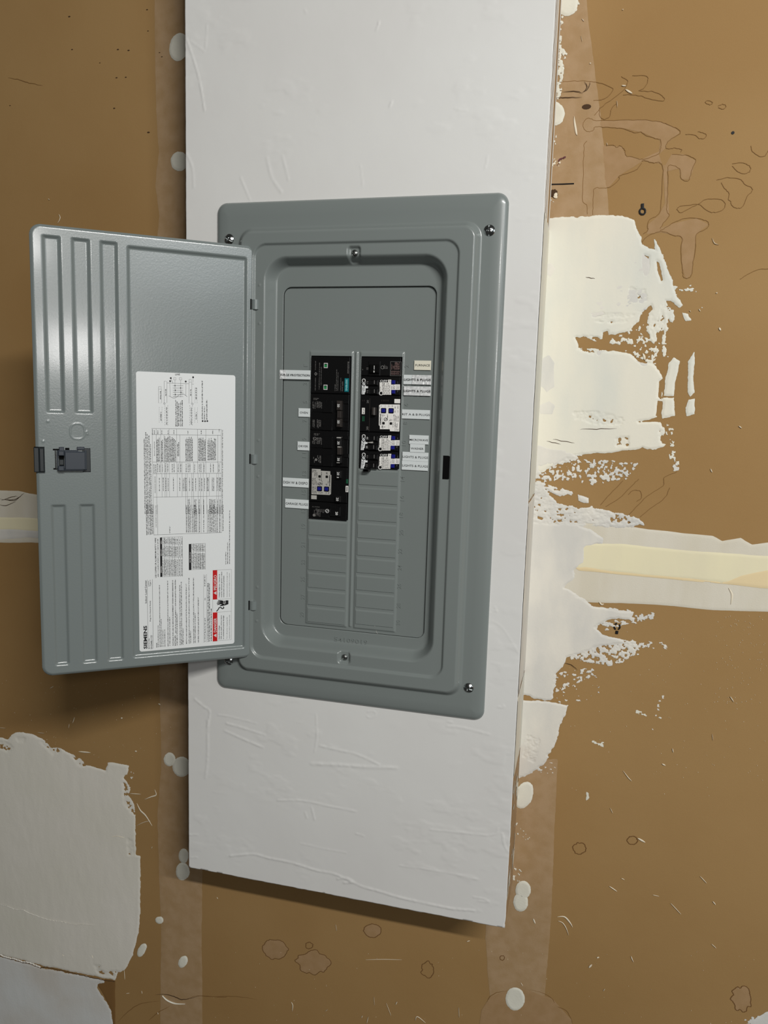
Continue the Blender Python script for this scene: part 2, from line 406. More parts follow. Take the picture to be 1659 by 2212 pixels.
patch('compound_skim', [(CR([(235,60),(480,105),(475,200),(240,205)]),.4,2.4,14,1.4),(CR([(225,320),(275,310),(310,360),(270,425),(220,400)]),30,1.0,7,1),
    (CR([(180,940),(260,900),(300,960),(300,1120),(240,1160),(170,1100)]),30,1.4,9,1),(CR([(180,1230),(260,1190),(310,1240),(280,1300),(190,1300)]),30,1.4,9,1),
    (CR([(520,440),(700,380),(830,250),(900,300),(880,620),(700,640),(560,660),(500,740),(470,700)]),.6,3.4,16,1.2),(CR([(560,880),(850,960),(930,1010),(940,1180),(800,1080),(560,960)]),.3,3.2,16,1.4)],
    M_mud, 5, label='whiter skim areas on the cream patch', xmin=BL, thick=.0004, seed=12)
# second patch: speckled trowel marks down to the seam
patch('joint_compound_patch', [
    (CS([(60,-60),(520,40),(560,80),(470,90),(420,130),(360,170),(250,200),(60,200)]),30,2.6,8,1),
    (CS([(470,60),(560,60),(660,90),(900,110),(860,190),(640,230),(480,200),(300,220),(300,180)]),-.2,4.0,4.6,1.1),
    (CS([(850,80),(1040,90),(1060,190),(850,200)]),-2.2,4.2,3.4,2.5),
    (CS([(1120,90),(1150,90),(1140,150),(1110,155)]),0,2.6,4,2),
    (CS([(60,200),(300,210),(480,260),(560,290),(430,290),(350,240),(440,340),(560,370),(640,360),(820,400),(900,430),(940,460),(800,485),(640,470),(60,480)]),1.5,4.2,6.5,1.3),
    (CS([(560,290),(620,310),(620,340),(560,330)]),30,1.5,5,1),
    (CS([(60,440),(560,460),(650,500),(710,540),(700,575),(600,600),(600,690),(540,730),(540,770),(480,830),(520,850),(600,900),(650,940),(740,950),(880,970),(860,1010),(740,1010),(660,1060),(700,1100),(820,1130),(830,1150),(660,1170),(600,1200),(560,1215),(490,1230),(480,1280),(430,1330),(420,1440),(400,1480),(300,1470),(250,1450),(60,1450)]),30,2.8,8,1.4),
    (CS([(600,960),(760,950),(1000,980),(980,1010),(820,1040),(700,1080),(600,1040)]),-.3,3.8,5,1.6),
    (CS([(840,1030),(1000,1040),(1130,1010),(1130,1050),(840,1060)]),-1.8,3.8,3.6,2.4),
    (CS([(600,1170),(800,1130),(940,1150),(900,1220),(760,1280),(560,1250),(480,1230)]),.2,3.6,5.4,1),
    (CS([(860,1130),(1080,1150),(1070,1180),(880,1170)]),-1.0,3.6,4,2.6),
    (CS([(420,1330),(660,1290),(640,1340),(500,1400),(430,1440)]),-.6,4.0,5,1.4),
    (CS([(430,1350),(720,1340),(760,1480),(430,1500)]),-1.9,4.2,3.6,2),
    (CS([(60,1478),(300,1480),(400,1490),(500,1510),(490,1560),(450,1640),(440,1700),(400,1780),(360,1850),(290,1900),(210,1940),(60,1945)]),30,3.0,8,1.6),
    (CS([(290,1900),(360,1850),(450,1800),(420,1900),(330,1930)]),-1,3.4,4,2.4),
    ], M_mud, 3, label='white trowelled compound patch at the lower right of the board', xmin=BL, thick=.0009, seed=21, step=.001,
    holes=[(CS([(340,130),(410,120),(410,170),(350,185)]),.3,2.6,3.6,1),(CS([(325,415),(365,425),(350,438),(325,428)]),30,.8,4,1),
           (CS([(440,370),(465,370),(455,384)]),30,.6,4,1),(CS([(600,455),(650,460),(620,475)]),30,.8,5,1),
           (CS([(270,1690),(330,1710),(300,1830),(250,1800)]),-2.0,3.4,4,1)])
# the horizontal taped seam
SEAM_R = [
    ('joint_tape_band', M_band, 1, [(1180,1130),(1290,1128),(1400,1143),(1480,1152),(1540,1157),(1560,1168),(1600,1162),(1625,1176),(1659,1172),(2100,1212),(2100,1352),(1659,1321),(1540,1317),(1420,1306),(1290,1302),(1220,1300),(1180,1300)], 'greige tape band of the seam right of the board'),
    ('yellowed_compound_band', M_yel, 3, [(1250,1172),(1340,1174),(1500,1190),(2100,1232),(2100,1300),(1640,1268),(1500,1252),(1400,1245),(1330,1236),(1245,1228)], 'cream-yellow compound stripe along the right seam'),
    ('ochre_compound_band', M_ora, 4, [(1243,1226),(1265,1222),(1330,1235),(1440,1244),(1560,1258),(1600,1240),(1659,1228),(2100,1250),(2100,1306),(1640,1270),(1540,1258),(1440,1249),(1330,1240),(1250,1232)], 'thin ochre edge on the right seam'),
]
for nm, mm, ly, pg, lb in SEAM_R:
    patch(nm, [(pg, 30, 1.1, 16, 3)], mm, ly if ly == 1 else ly+1, label=lb, thick=.0005, xmin=BL, seed=5+ly)
SEAM_L = [
    ('joint_tape_band', M_band, 1, [(-420,1060),(0,1059),(40,1060),(85,1070),(120,1078),(300,1090),(380,1095),(380,1190),(200,1180),(120,1172),(0,1172),(-420,1172)], 'greige tape band of the seam left of the open door'),
    ('yellowed_compound_band', M_yel, 3, [(-420,1116),(40,1117),(120,1120),(120,1150),(40,1146),(-420,1143)], 'cream-yellow compound stripe along the left seam'),
    ('white_compound_band', M_mud, 4, [(-420,1143),(30,1143),(120,1150),(120,1164),(60,1161),(0,1166),(-420,1166)], 'pale lower stripe of the left seam'),
]
for nm, mm, ly, pg, lb in SEAM_L:
    patch(nm, [(pg, 30, 1.0, 16, 2)], mm, ly, label=lb, thick=.0005, seed=35+ly)
# big grey-white patch lower left and the cooler piece under its cracked edge
CL = lambda pts: crop(0,1440,3.456,pts)
CM = lambda pts: crop(0,1840,3.456,pts)
patch('joint_compound_patch', [
    (CL([(-300,560),(-100,530),(0,525),(60,540),(110,495),(170,490),(260,510),(330,545),(380,600),(450,610),(530,650),(610,690),(640,730),(790,775),(805,715),(880,720),(965,740),(955,790),(925,830),(950,860),(980,900),(960,960),(1000,1020),(1012,1100),(1015,1300),(1015,1405),(1048,1415),(1048,1500)])
     +CM([(1048,300),(1045,500),(1035,600),(1015,680),(990,770),(960,840),(930,885),(880,900),(860,955),(800,945),(700,925),(560,900),(430,870),(320,850),(200,815),(100,790),(0,765),(-300,700)]),30,2.0,7,1),
    (CL([(940,760),(1000,780),(1000,830),(950,830)]),-.8,3.2,4,1)], M_grey, 2, step=.002, thick=.0008, label='large grey-white compound patch at the lower left', ripple=.0005,
    holes=[(CL([(0,560),(40,560),(100,600),(60,630),(0,610)]),-.2,3.0,4,1.4),(CL([(130,530),(185,535),(180,560),(140,555)]),-.4,2.6,3.6,1.4),
           (CL([(310,560),(360,570),(450,630),(400,650)]),-.4,3,4,1),(CL([(535,665),(615,680),(640,740),(600,735)]),-.2,3,4,1),
           (CL([(925,870),(985,890),(960,960),(1005,1100),(930,1020)]),-.2,2.8,3.6,1),(CL([(960,1290),(990,1300),(1000,1400),(965,1400)]),-.7,2.8,3.6,1),
           (CM([(710,850),(745,850),(740,880),(800,900),(870,890),(850,930),(740,910)]),-.4,2.6,4,1)])
patch('joint_compound_patch', [
    (CM([(-300,720),(0,785),(100,810),(200,835),(330,870),(440,890),(560,915),(700,940),(790,960),(790,985),(730,985),(725,1010),(760,1070),(800,1130),(830,1190),(845,1280),(850,1400),(-300,1400)]),30,2.4,6,1)], M_gblue, 1, step=.002, thick=.0005, seed=71, label='cool grey compound below the cracked patch at the lower left corner', ripple=.0003)
patch('torn_paper_edge', [
    (CM([(790,950),(860,960),(862,1290),(850,1400),(835,1190),(770,1060),(725,990)]),30,.8,6,1)], M_stain, 1, thick=.0003, seed=77, label='dark torn paper triangle beside the lower left patch')
patch('joint_compound_patch', [(crop(1040,1500,2.68,[(1560,1900),(1600,1860),(1659,1835),(1750,1800),(1750,2000),(1540,2000)]),30,2.4,6,1),
    (crop(1040,1500,2.68,[(1440,1900),(1500,1880),(1570,1870),(1570,1950),(1440,1950)]),-1,3.6,4,2)], M_gblue, 2, seed=83, label='pale compound corner at the bottom right of the wall')
# crack ledge lines across the lower left patch
rng = random.Random(5)
mb = MB(); ln = smooth(pts2(WALLP, CM([(-60,750),(0,768),(60,790),(110,800),(180,822),(230,830),(300,858),(350,855),(420,872),(500,888),(600,912),(700,935),(790,952),(860,962)])), 8, .0004, rng)
mb.ribbon(WALLP, ln+np.array([0,-.001]), .0013, .0012, .0006); build('crack_line', mb, M_dark, wall, label='dark crack along the bottom of the lower left patch')
mb = MB(); mb.ribbon(WALLP, ln[:50]+np.array([0,.0012]), .003, .0014, .0015)
mb.ribbon(WALLP, smooth(pts2(WALLP, CM([(-60,370),(0,388),(60,400),(120,425),(180,430),(210,445),(300,480),(380,505),(450,515),(560,535),(700,545)])), 8, .0004, rng), .0012, .0019, .0008, True)
build('torn_compound_ridge', mb, M_mud, wall, label='raised pale ridge along the crack at the lower left')

# dabs of compound over drywall screws
DABS = [  # cx, cy, rx, ry, tilt
    (387,102,21,31,.2,'dab cut by the left edge of the board near the top'),(388,349,19,21,0,'round dab left of the board above the door'),
    (367,1640,13,15,0,'dab left of the board below the door'),(393,1656,20,22,0,'lower lobe of the dab left of the board below the door'),
    (397,1848,11,16,0,'small dab at the lower left corner of the board'),(395,1882,15,19,0,'round dab at the lower left corner of the board'),
    (307,2052,8,16,.5,'slanted smear beside the lower left patch'),(396,2077,9,14,.45,'slanted oval dab near the bottom left'),
    (1224,4,26,32,0,'round dab at the top right of the board'),(1198,246,22,26,0,'round dab on the right edge of the board near the top'),
    (1132,1717,19,30,.35,'cream dab right of the board near its lower end'),(1130,1922,17,20,0,'upper lobe of the dab beside the lower right corner of the board'),
    (1125,1948,16,21,0,'lower lobe of the dab beside the lower right corner of the board'),(1113,2157,21,25,0,'round dab under the board at the bottom'),
    (345,1987,9,8,0,'faint smear left of the board near the bottom')]
for i, (cx, cy, rx, ry, tl, lb) in enumerate(DABS):
    pg = []
    for k in range(18):
        a = 2*math.pi*k/18; ex, ey = rx*math.cos(a), ry*math.sin(a)
        pg.append((cx+ex*math.cos(tl)-ey*math.sin(tl)*1, cy+ey*math.cos(tl)+ex*math.sin(tl)))
    patch('compound_dab', [(pg, 30, 1.0 if cx < 1190 else 1.4, 9, 1)], M_cream if i == 10 else M_dab, 4, step=.001, thick=.0009, label=lb, seed=100+i)
# vertical smears right of the board
mb = MB()
patch('compound_smear', [(crop(1040,960,2.68,[(1005,1430),(1055,1440),(1045,1500),(1020,1600),(1000,1700),(975,1690),(985,1560)]),-.9,3.4,9,.25)], M_mud, 2, seed=131, thick=.0003, label='dry vertical scrape right of the panel')
patch('compound_smear', [(crop(1040,1500,2.68,[(630,270),(680,265),(750,300),(765,235),(760,330),(700,300)]),.1,2.2,6,1),(crop(1040,1500,2.68,[(690,290),(790,310),(740,400),(700,400)]),-1.6,3.4,5,.2),
    (crop(1040,1500,2.68,[(800,70),(860,85),(1040,125),(1040,140),(860,100)]),-.4,2.6,4,2),(crop(1040,1500,2.68,[(612,550),(625,600),(605,615)]),30,.6,4,1),
    (crop(1040,1500,2.68,[(660,370),(685,370),(670,470),(610,500),(640,430)]),-1.6,3.2,4,.3)], M_dab, 2, seed=141, thick=.0003, label='small pale scrapes right of the board')

# water-stain outlines, pencil and marker marks on the paper
rng = random.Random(11)
def stain(name, polys, m, width, label, closed=False, jit=.00025, off=.00045, h=.00004, P=WALLP, taper=False, parent=wall, n=5):
    mb = MB()
    for pl in polys:
        mb.ribbon(P, smooth(pts2(P, pl), n, jit, rng, closed), width, off, h, taper)
    return build(name, mb, m, parent, label=label)
C5 = lambda pts: crop(1100,0,2.968,pts)
tint = [C5([(555,775),(850,768),(960,780),(1060,820),(1095,850),(1010,920),(1005,950),(960,990),(985,1060),(1000,1300),(960,1380),(890,1440),(890,1480),(850,1560),(880,1500),(980,1490),(1105,1520),(1105,1700),(1130,1790),(1170,1760),(1200,1500),(1280,1440),(1200,1400),(1060,1430),(970,1460),(1025,1380),(1010,1100),(1090,1080),(1100,1150),(1160,1150),(1195,1030),(1120,990),(1040,990),(1000,1060),(975,1050),(860,1030),(700,1130),(640,1200),(540,1210),(530,1380),(500,1380),(470,1280),(480,930),(500,900),(620,935),(720,940),(750,1000),(850,1020),(960,970),(970,900),(850,850),(740,825),(600,815),(550,815),(510,845),(475,820),(480,770),(520,760)])]
patch('water_stain', [(tint[0],30,.4,10,1)], M_tint, 1, seed=151, thick=.0001, ripple=0, label='tinted water stain on the upper right of the wall')
stain('stain_outline', [
    C5([(340,525),(440,520),(540,525),(620,545),(665,575),(630,620),(590,640),(540,645)]),
    C5([(790,485),(880,490),(885,530),(860,570),(835,582),(930,590),(990,625),(985,648),(900,635),(830,612),(730,610)]),
    C5([(545,740),(600,680),(720,590),(760,525),(720,490)]), C5([(555,775),(700,772),(850,768),(960,780),(1030,805),(1085,830),(1095,855),(1040,890),(1010,920),(1003,950)]),
    C5([(555,775),(530,765),(500,760),(475,790),(480,830),(510,845),(540,835),(550,815),(600,815),(680,820),(740,828),(800,850),(840,848),(880,870),(950,890),(972,900),(970,950),(960,985),(900,1010),(850,1022),(790,1005),(750,1000),(740,960),(710,935),(690,945),(660,930),(620,935)]),
    C5([(500,905),(480,930),(478,1000),(472,1200),(472,1290),(498,1320),(500,1375)]), C5([(850,1035),(870,1030),(920,1045),(960,1040),(985,1075),(980,1200),(975,1290),(960,1370),(900,1410),(885,1450),(890,1475),(860,1500)]),
    C5([(850,1045),(820,1085),(770,1105),(705,1130),(705,1150),(650,1198),(600,1208),(545,1212),(538,1300),(536,1380)]),
    C5([(1045,990),(1130,995),(1185,1015),(1195,1035),(1175,1080),(1155,1150),(1130,1160),(1100,1140),(1092,1082),(1022,1062),(1020,1150),(1012,1300),(1010,1355),(1025,1385),(990,1430),(968,1465)]),
    C5([(1003,950),(1040,955),(1060,948),(1105,960),(1100,975)]), C5([(580,690),(580,740),(610,765),(645,745),(655,700),(690,660)]),
    C5([(850,1560),(880,1520),(930,1495),(985,1485),(1050,1508),(1108,1525),(1100,1600),(1108,1700),(1115,1770),(1140,1785),(1170,1765),(1180,1680),(1195,1600),(1200,1505),(1260,1470),(1280,1440),(1260,1415),(1190,1398),(1120,1402),(1060,1425),(1010,1455),(968,1480)]),
    C5([(1075,1340),(1095,1365),(1130,1350),(1210,1310),(1260,1280),(1350,1278),(1385,1305),(1370,1345),(1310,1362),(1260,1345),(1215,1312),(1130,1318),(1090,1325),(1075,1345)]),
    C5([(1330,1155),(1400,1140),(1480,1150),(1510,1180),(1555,1205),(1555,1230),(1525,1260),(1500,1320),(1470,1335),(1430,1320),(1420,1290),(1405,1280),(1410,1240),(1375,1200),(1360,1170)]),
    C5([(1430,1050),(1500,1045),(1545,1070),(1540,1100),(1500,1115),(1460,1095),(1430,1065)]), C5([(1550,935),(1560,970),(1600,1000),(1640,1000),(1665,960)]),
    C5([(1210,845),(1260,860),(1255,885),(1220,888),(1190,865),(1130,862)]), C5([(1255,655),(1280,645),(1305,660),(1285,672),(1255,655)]), C5([(1340,680),(1370,668),(1390,685),(1370,700),(1340,690)]),
    C5([(1480,1790),(1530,1760),(1600,1730),(1700,1720)]),
    C5([(700,1560),(760,1600),(715,1640),(705,1690),(740,1710),(780,1690),(790,1640)]),
    CS([(690,350),(760,270),(820,210)]), CS([(720,360),(800,310),(860,250),(910,200)]), CS([(870,480),(850,420),(880,380),(960,300),(1050,240),(1060,190),(1130,160)]), CS([(920,420),(980,370),(1060,310),(1090,250)]),
    CS([(850,290),(880,265),(920,270),(925,310),(900,330)]),
    ], M_stain, .0007, 'thin brown water-stain outlines on the upper right of the wall')
def oval(cx, cy, rx, ry, k=10, wob=.12):
    k = k*2
    return [(cx+rx*(1+rng.uniform(-wob,wob))*math.cos(2*math.pi*i/k), cy+ry*(1+rng.uniform(-wob,wob))*math.sin(2*math.pi*i/k)) for i in range(k)]
for pg, lb, tt in [(oval(805,2010,19,14,12,.08),'ringed water spot under the board',1),
               (oval(595,2050,26,22,12),'tinted water spot at the bottom left of centre',1),(oval(676,2078,34,24,14,.2),'blotchy water spot near the bottom centre',1),
               (oval(1252,1832,14,12,10,.1),'small ring stain right of the board',0),(oval(1366,1815,11,9,10,.08),'faint ring stain further right',0),
               (oval(1602,2157,21,26,11,.2),'dark ringed spot at the lower right corner',1),(oval(925,2095,14,17,10,.2),'very faint ring near the bottom',0),
               (oval(1085,2069,5,5,8),'tiny ring under the right tape strip',0),(oval(668,2042,8,7,8),'tiny ring beside the blotchy water spot',0)]:
    if tt: patch('water_spot', [(pg,30,.5,8,1)], M_tint, 1, seed=int(pg[0][0]), thick=.0001, ripple=0, label=lb)
    stain('stain_ring', [pg], M_ring, .0011, lb, closed=True)
stain('stain_outline', [crop(1040,1500,2.68,[(30,1780),(50,1750),(90,1725),(150,1715)]), crop(1040,1500,2.68,[(250,1705),(340,1722),(410,1760),(430,1800),(490,1830),(520,1880),(530,1930)]),
    crop(1040,1500,2.68,[(50,1880),(100,1862),(150,1860),(185,1880),(190,1940)]), CM([(880,1270),(960,1190),(1060,1130),(1190,1115)]), CM([(1110,1260),(1180,1200),(1270,1150)]), CM([(1400,1100),(1480,1075),(1660,1085),(1700,1078)]),
    crop(400,1800,2.242,[(80,790),(150,790),(250,790),(350,805)]), crop(0,0,3.456,[(60,580),(150,598),(220,620),(320,640)])], M_stain, .0011, 'loose brown stain lines low on the wall', taper=True)
patch('water_spot', [(crop(1040,1500,2.68,[(0,1830),(50,1750),(150,1712),(250,1705),(410,1760),(520,1880),(540,1980),(-20,1980)]),30,.6,10,1)], M_tint, 2, seed=161, thick=.0001, ripple=0, label='grey-brown water stain under the lowest dab')
# torn slit at the lower left
mb = MB(); mb.ribbon(WALLP, smooth(pts2(WALLP, CM([(1215,1070),(1250,1105),(1310,1130),(1385,1132)])), 8), .0022, .0006, .002, True)
build('torn_paper_edge', mb, M_cream, wall, label='curled white paper lip at the bottom left')
stain('torn_paper_slit', [CM([(1160,1066),(1230,1062),(1300,1080),(1350,1100),(1400,1098),(1490,1075)])], M_dark, .0018, 'dark slit in the paper at the bottom left', taper=True)
# keyhole outlines drawn in marker
K = WALLP
def keyhole(cx, cy, flip, lb, broken=False):
    mb = MB(); a0 = cy
    ring = [(cx+6.2*math.cos(a), cy+6.5*math.sin(a)) for a in [2*math.pi*i/16 for i in range(17)]]
    segs = [ring] if not broken else [ring[0:4], ring[5:9], ring[10:13], ring[14:17]]
    for sg in segs: mb.ribbon(K, smooth(pts2(K, sg), 3, .0001, rng), .0022, .0012, .0002)
    tl = [(cx, cy+flip*6), (cx, cy+flip*17)]
    if broken: tl = [(cx, cy+flip*9), (cx-1, cy+flip*16)]
    mb.ribbon(K, pts2(K, tl), .0038, .0012, .0002)
    build('marker_keyhole', mb, M_ink, wall, label=lb)
keyhole(1388, 457, -1, 'black keyhole shape drawn in marker above the cream patch')
keyhole(1333, 1353, 1, 'half-covered black keyhole shape below the seam', True)
mb = MB(); mb.ribbon(K, pts2(K, [(1189,398.6),(1215,398),(1240,397)]), .0017, .0008, .0003); build('marker_line', mb, M_ink, wall, label='short black marker line at the right edge of the board')
mb = MB(); mb.disc(K, *K.to2(1583,287), .002, 0, .0006, 10); build('marker_dot', mb, M_ink, wall, label='black dot on the upper right of the wall')
# screw hole and reddish scab at the right edge of the board
patch('screw_hole', [(oval(1197,419,9,9,9,.25),30,1.6,4,1)], M_dark, 6, step=.0008, seed=171, label='ragged dark screw hole beside the board')
patch('torn_fleck', [(oval(1200,423,5,6,8,.2),30,.6,4,1)], M_fleck, 8, step=.0008, seed=172, label='white chip in the ragged screw hole')
patch('torn_fleck', [(oval(1199,352,12,8,9,.3),-.2,2.2,2.4,1)], M_fleck, 6, step=.0008, seed=173)
patch('red_scab', [(oval(1198,352,15,10,9,.3),-.6,2.4,2.2,1.3),([(1205,345),(1222,338),(1222,341),(1207,350)],.1,1.2,2.4,2)], M_red, 7, step=.0008, seed=174, label='dark red speckled scab beside the board')
stain('pencil_scuff', [C5([(305,628),(360,628),(470,625)]), C5([(480,525),(500,560),(470,600)]), C5([(520,525),(505,570),(480,590)]), C5([(340,590),(430,588),(470,600)]),
      crop(0,1090,2.765,[(0,0),(40,5),(100,-20)]), crop(0,900,2.765,[(0,490),(50,497),(95,500),(130,470)]), crop(0,900,2.765,[(10,500),(70,480),(110,475)]), crop(0,900,2.765,[(40,495),(100,490),(150,455)]),
      CS([(480,1262),(520,1275),(560,1305)]), CR([(455,1388),(560,1385),(690,1382)]), CR([(280,1450),(420,1475)]), CR([(240,1462),(330,1482)]), CR([(490,412),(550,422)])], M_dark, .0009, 'dark scuffs and scratches on the wall', taper=True, off=.0016)
mb = MB(); mb.disc(K, *K.to2(1267,231), .006, 0, .0007, 12, .55)
for (x,y,r) in [(150,36,2.6),(255,107,2.4),(278,109,2.4),(252,168,2.2),(272,167,2),(247,234,2.4),(321,286,3),(318,21,2),(320,67,1.6),(216,136,1.4),(22,228,1.6),(156,107,2),(345,114,1.8),(350,123,2),(1332,1381-460,1)]:
    mb.disc(K, *K.to2(x,y), r*.00075, 0, .0006, 9, .45)
build('dirt_spots', mb, M_dark, wall, label='scattered small dark dirt spots')
# compound crumbs along the right board edge (top)
patch('compound_crumbs', [(C5([(290,-30),(460,-30),(440,60),(400,100),(350,110),(345,150),(320,170),(310,110),(290,80)]),-.2,2.8,5,1),
    (C5([(300,170),(330,180),(335,260),(350,270),(330,300),(372,350),(350,400),(345,480),(335,600),(310,640),(300,560),(305,400),(298,300)]),.4,2.2,4.5,.7),
    (C5([(275,800),(315,860),(320,890),(290,940),(275,1000),(255,1000)]),-.3,2.4,4,.7),
    (C5([(250,1280),(330,1300),(330,1350),(280,1380),(240,1380)]),-1.0,2.8,3.4,1.4),
    (crop(1040,1500,2.68,[(150,600),(195,640),(215,720),(200,760),(250,790),(280,830),(250,840),(190,790),(165,900)]),-.5,2.8,3.6,.8),
    (crop(1040,1500,2.68,[(140,900),(185,860),(180,990),(230,1020),(215,1050),(180,1050),(220,1080),(180,1085),(130,1075)]),-.2,2.6,3.6,.8)], M_dab, 5, step=.001, thick=.0012, seed=181, label='crumbly compound along the right edge of the board', xmin=BL)

# pale flecks and fibres stuck to the paper
mb = MB(); rg = random.Random(8)
F0 = [([(128,463),(131,471),(126,482)],.0016),([(105,430),(108,432)],.0016),
  (C5([(415,745),(420,790),(430,850),(435,870)]),.0034),(C5([(720,550),(750,552)]),.0022),(C5([(745,575),(790,602)]),.003),(C5([(690,645),(693,690)]),.0008),
  (C5([(465,122),(480,140)]),.0014),(C5([(515,410),(525,405)]),.002),(C5([(1300,1525),(1315,1560),(1345,1570)]),.0012),(C5([(725,65),(732,62)]),.0018),(C5([(625,915),(630,935)]),.001),(C5([(460,230),(468,270)]),.0007),
  (CR([(855,900),(865,920),(870,945)]),.004),(CR([(1345,735),(1355,755)]),.003),(CR([(1470,1365),(1490,1380)]),.0018),(CR([(1325,515),(1335,512)]),.002),(CR([(1215,615),(1225,632)]),.0016),(CR([(1155,625),(1163,635)]),.0012),
  (CS([(1438,1458),(1460,1490)]),.0012),(CS([(1325,140),(1335,162)]),.0018),(CS([(680,910),(695,925),(710,922)]),.003),(CS([(1430,830),(1450,870),(1443,925)]),.0034),
  (crop(1040,1500,2.68,[(740,1108),(785,1138)]),.0022),(crop(1040,1500,2.68,[(810,1062),(828,1070)]),.0014),(crop(1040,1500,2.68,[(992,1158),(1028,1166)]),.001),(crop(1040,1500,2.68,[(1265,1050),(1303,1090)]),.0014),(crop(1040,1500,2.68,[(1095,1206),(1155,1270)]),.0013),(crop(1040,1500,2.68,[(1338,1195),(1355,1215)]),.002),
  (crop(1040,1500,2.68,[(1332,1442),(1358,1466)]),.0012),(crop(1040,1500,2.68,[(440,1285),(480,1285),(510,1315),(528,1345)]),.0032),(crop(1040,1500,2.68,[(445,1308),(470,1320),(490,1350),(505,1392)]),.0018),(crop(1040,1500,2.68,[(668,1523),(682,1518)]),.003),(crop(1040,1500,2.68,[(622,1580),(640,1560)]),.0034),
  (crop(1040,1500,2.68,[(865,1512),(870,1525),(880,1548)]),.0018),(crop(1040,1500,2.68,[(905,830),(948,855)]),.0038),(crop(1040,1500,2.68,[(1335,225),(1340,265)]),.0008),(crop(1040,1500,2.68,[(820,440),(850,480),(870,500)]),.0016),(crop(1040,1500,2.68,[(1045,400),(1065,410)]),.0026),(crop(1040,1500,2.68,[(228,1665),(240,1685)]),.0012),(crop(1040,1500,2.68,[(705,1715),(715,1700)]),.0014),
  (crop(1040,1500,2.68,[(1440,10),(1460,40)]),.001),(crop(1040,1500,2.68,[(745,655),(760,685)]),.001),(crop(1040,1500,2.68,[(300,1295),(312,1325)]),.003),(crop(1040,1500,2.68,[(1105,310),(1110,335)]),.0016),
  (CL([(375,162),(405,143)]),.0014),(CL([(545,420),(560,375)]),.0018),(CL([(515,455),(520,425)]),.0012),(CL([(905,385),(918,380)]),.004),(CL([(1010,630),(1025,630)]),.0034),(CL([(590,632),(680,640)]),.0034),(CL([(975,945),(1055,950)]),.0018),(CL([(1080,990),(1130,970),(1168,955),(1158,915)]),.0028),(CL([(1025,1018),(1050,1070),(1090,1110),(1138,1185)]),.004),
  (CL([(1018,1188),(1075,1160),(1130,1148)]),.0012),(CL([(1140,1340),(1133,1355)]),.0014),(CL([(840,1268),(880,1262),(932,1275)]),.0018),(CL([(1185,275),(1200,283)]),.003),(CL([(285,490),(335,495)]),.0008),(CL([(0,455),(45,458)]),.0008),
  (CM([(1060,1035),(1063,1055)]),.0016),(CM([(930,880),(935,950)]),.0014),(CM([(1180,1195),(1183,1210)]),.0018),(CM([(945,1055),(970,1052)]),.0014),(CM([(470,765),(480,775)]),.002),(CM([(690,770),(695,790)]),.001),
  (crop(400,1800,2.242,[(515,815),(522,830),(520,860)]),.002),(crop(400,1800,2.242,[(875,610),(960,608),(1050,610)]),.001),(crop(400,1800,2.242,[(855,892),(860,880)]),.0016),(crop(400,1800,2.242,[(880,920),(888,885)]),.0014),(crop(400,1800,2.242,[(975,820),(998,880)]),.0007),(crop(400,1800,2.242,[(1020,828),(1028,812)]),.0018),(crop(400,1800,2.242,[(1115,905),(1125,885),(1165,915)]),.0018),(crop(400,1800,2.242,[(1325,840),(1328,890)]),.001),(crop(400,1800,2.242,[(1365,522),(1380,518)]),.002),(crop(400,1800,2.242,[(730,440),(735,470)]),.0006),(crop(400,1800,2.242,[(915,790),(918,830)]),.0006),(crop(400,1800,2.242,[(155,308),(160,315)]),.0014),(crop(400,1800,2.242,[(680,860),(692,850)]),.001)]
for pts, wd in F0: mb.ribbon(K, smooth(pts2(K, pts), 4), wd*.75, .0012, .0005, True)
for _ in range(190):
    x = rg.uniform(1230,1655); y = rg.uniform(1330,1720)
    if rg.random() < .45: x = rg.uniform(1540,1655); y = rg.uniform(1330,1520)
    a = rg.uniform(0,6.3); l = rg.uniform(.4,1.5); mb.ribbon(K, pts2(K, [(x,y),(x+l*math.cos(a),y+l*math.sin(a))]), .0007, .0006, .0004)
for _ in range(90):
    x = rg.uniform(5,380); y = rg.uniform(1470,1640); a = rg.uniform(0,6.3); l = rg.uniform(.3,1.2); mb.ribbon(K, pts2(K, [(x,y),(x+l*math.cos(a),y+l*math.sin(a))]), .0006, .0006, .0004)
for _ in range(70):
    x = rg.uniform(460,1640); y = rg.uniform(2050,2212); a = rg.uniform(0,6.3); l = rg.uniform(.3,1.4); mb.ribbon(K, pts2(K, [(x,y),(x+l*math.cos(a),y+l*math.sin(a))]), .0006, .0006, .0004)
tag(build('paint_flecks', mb, M_fleck, wall, label='tiny pale flecks and fibres stuck to the brown paper'), kind='stuff')

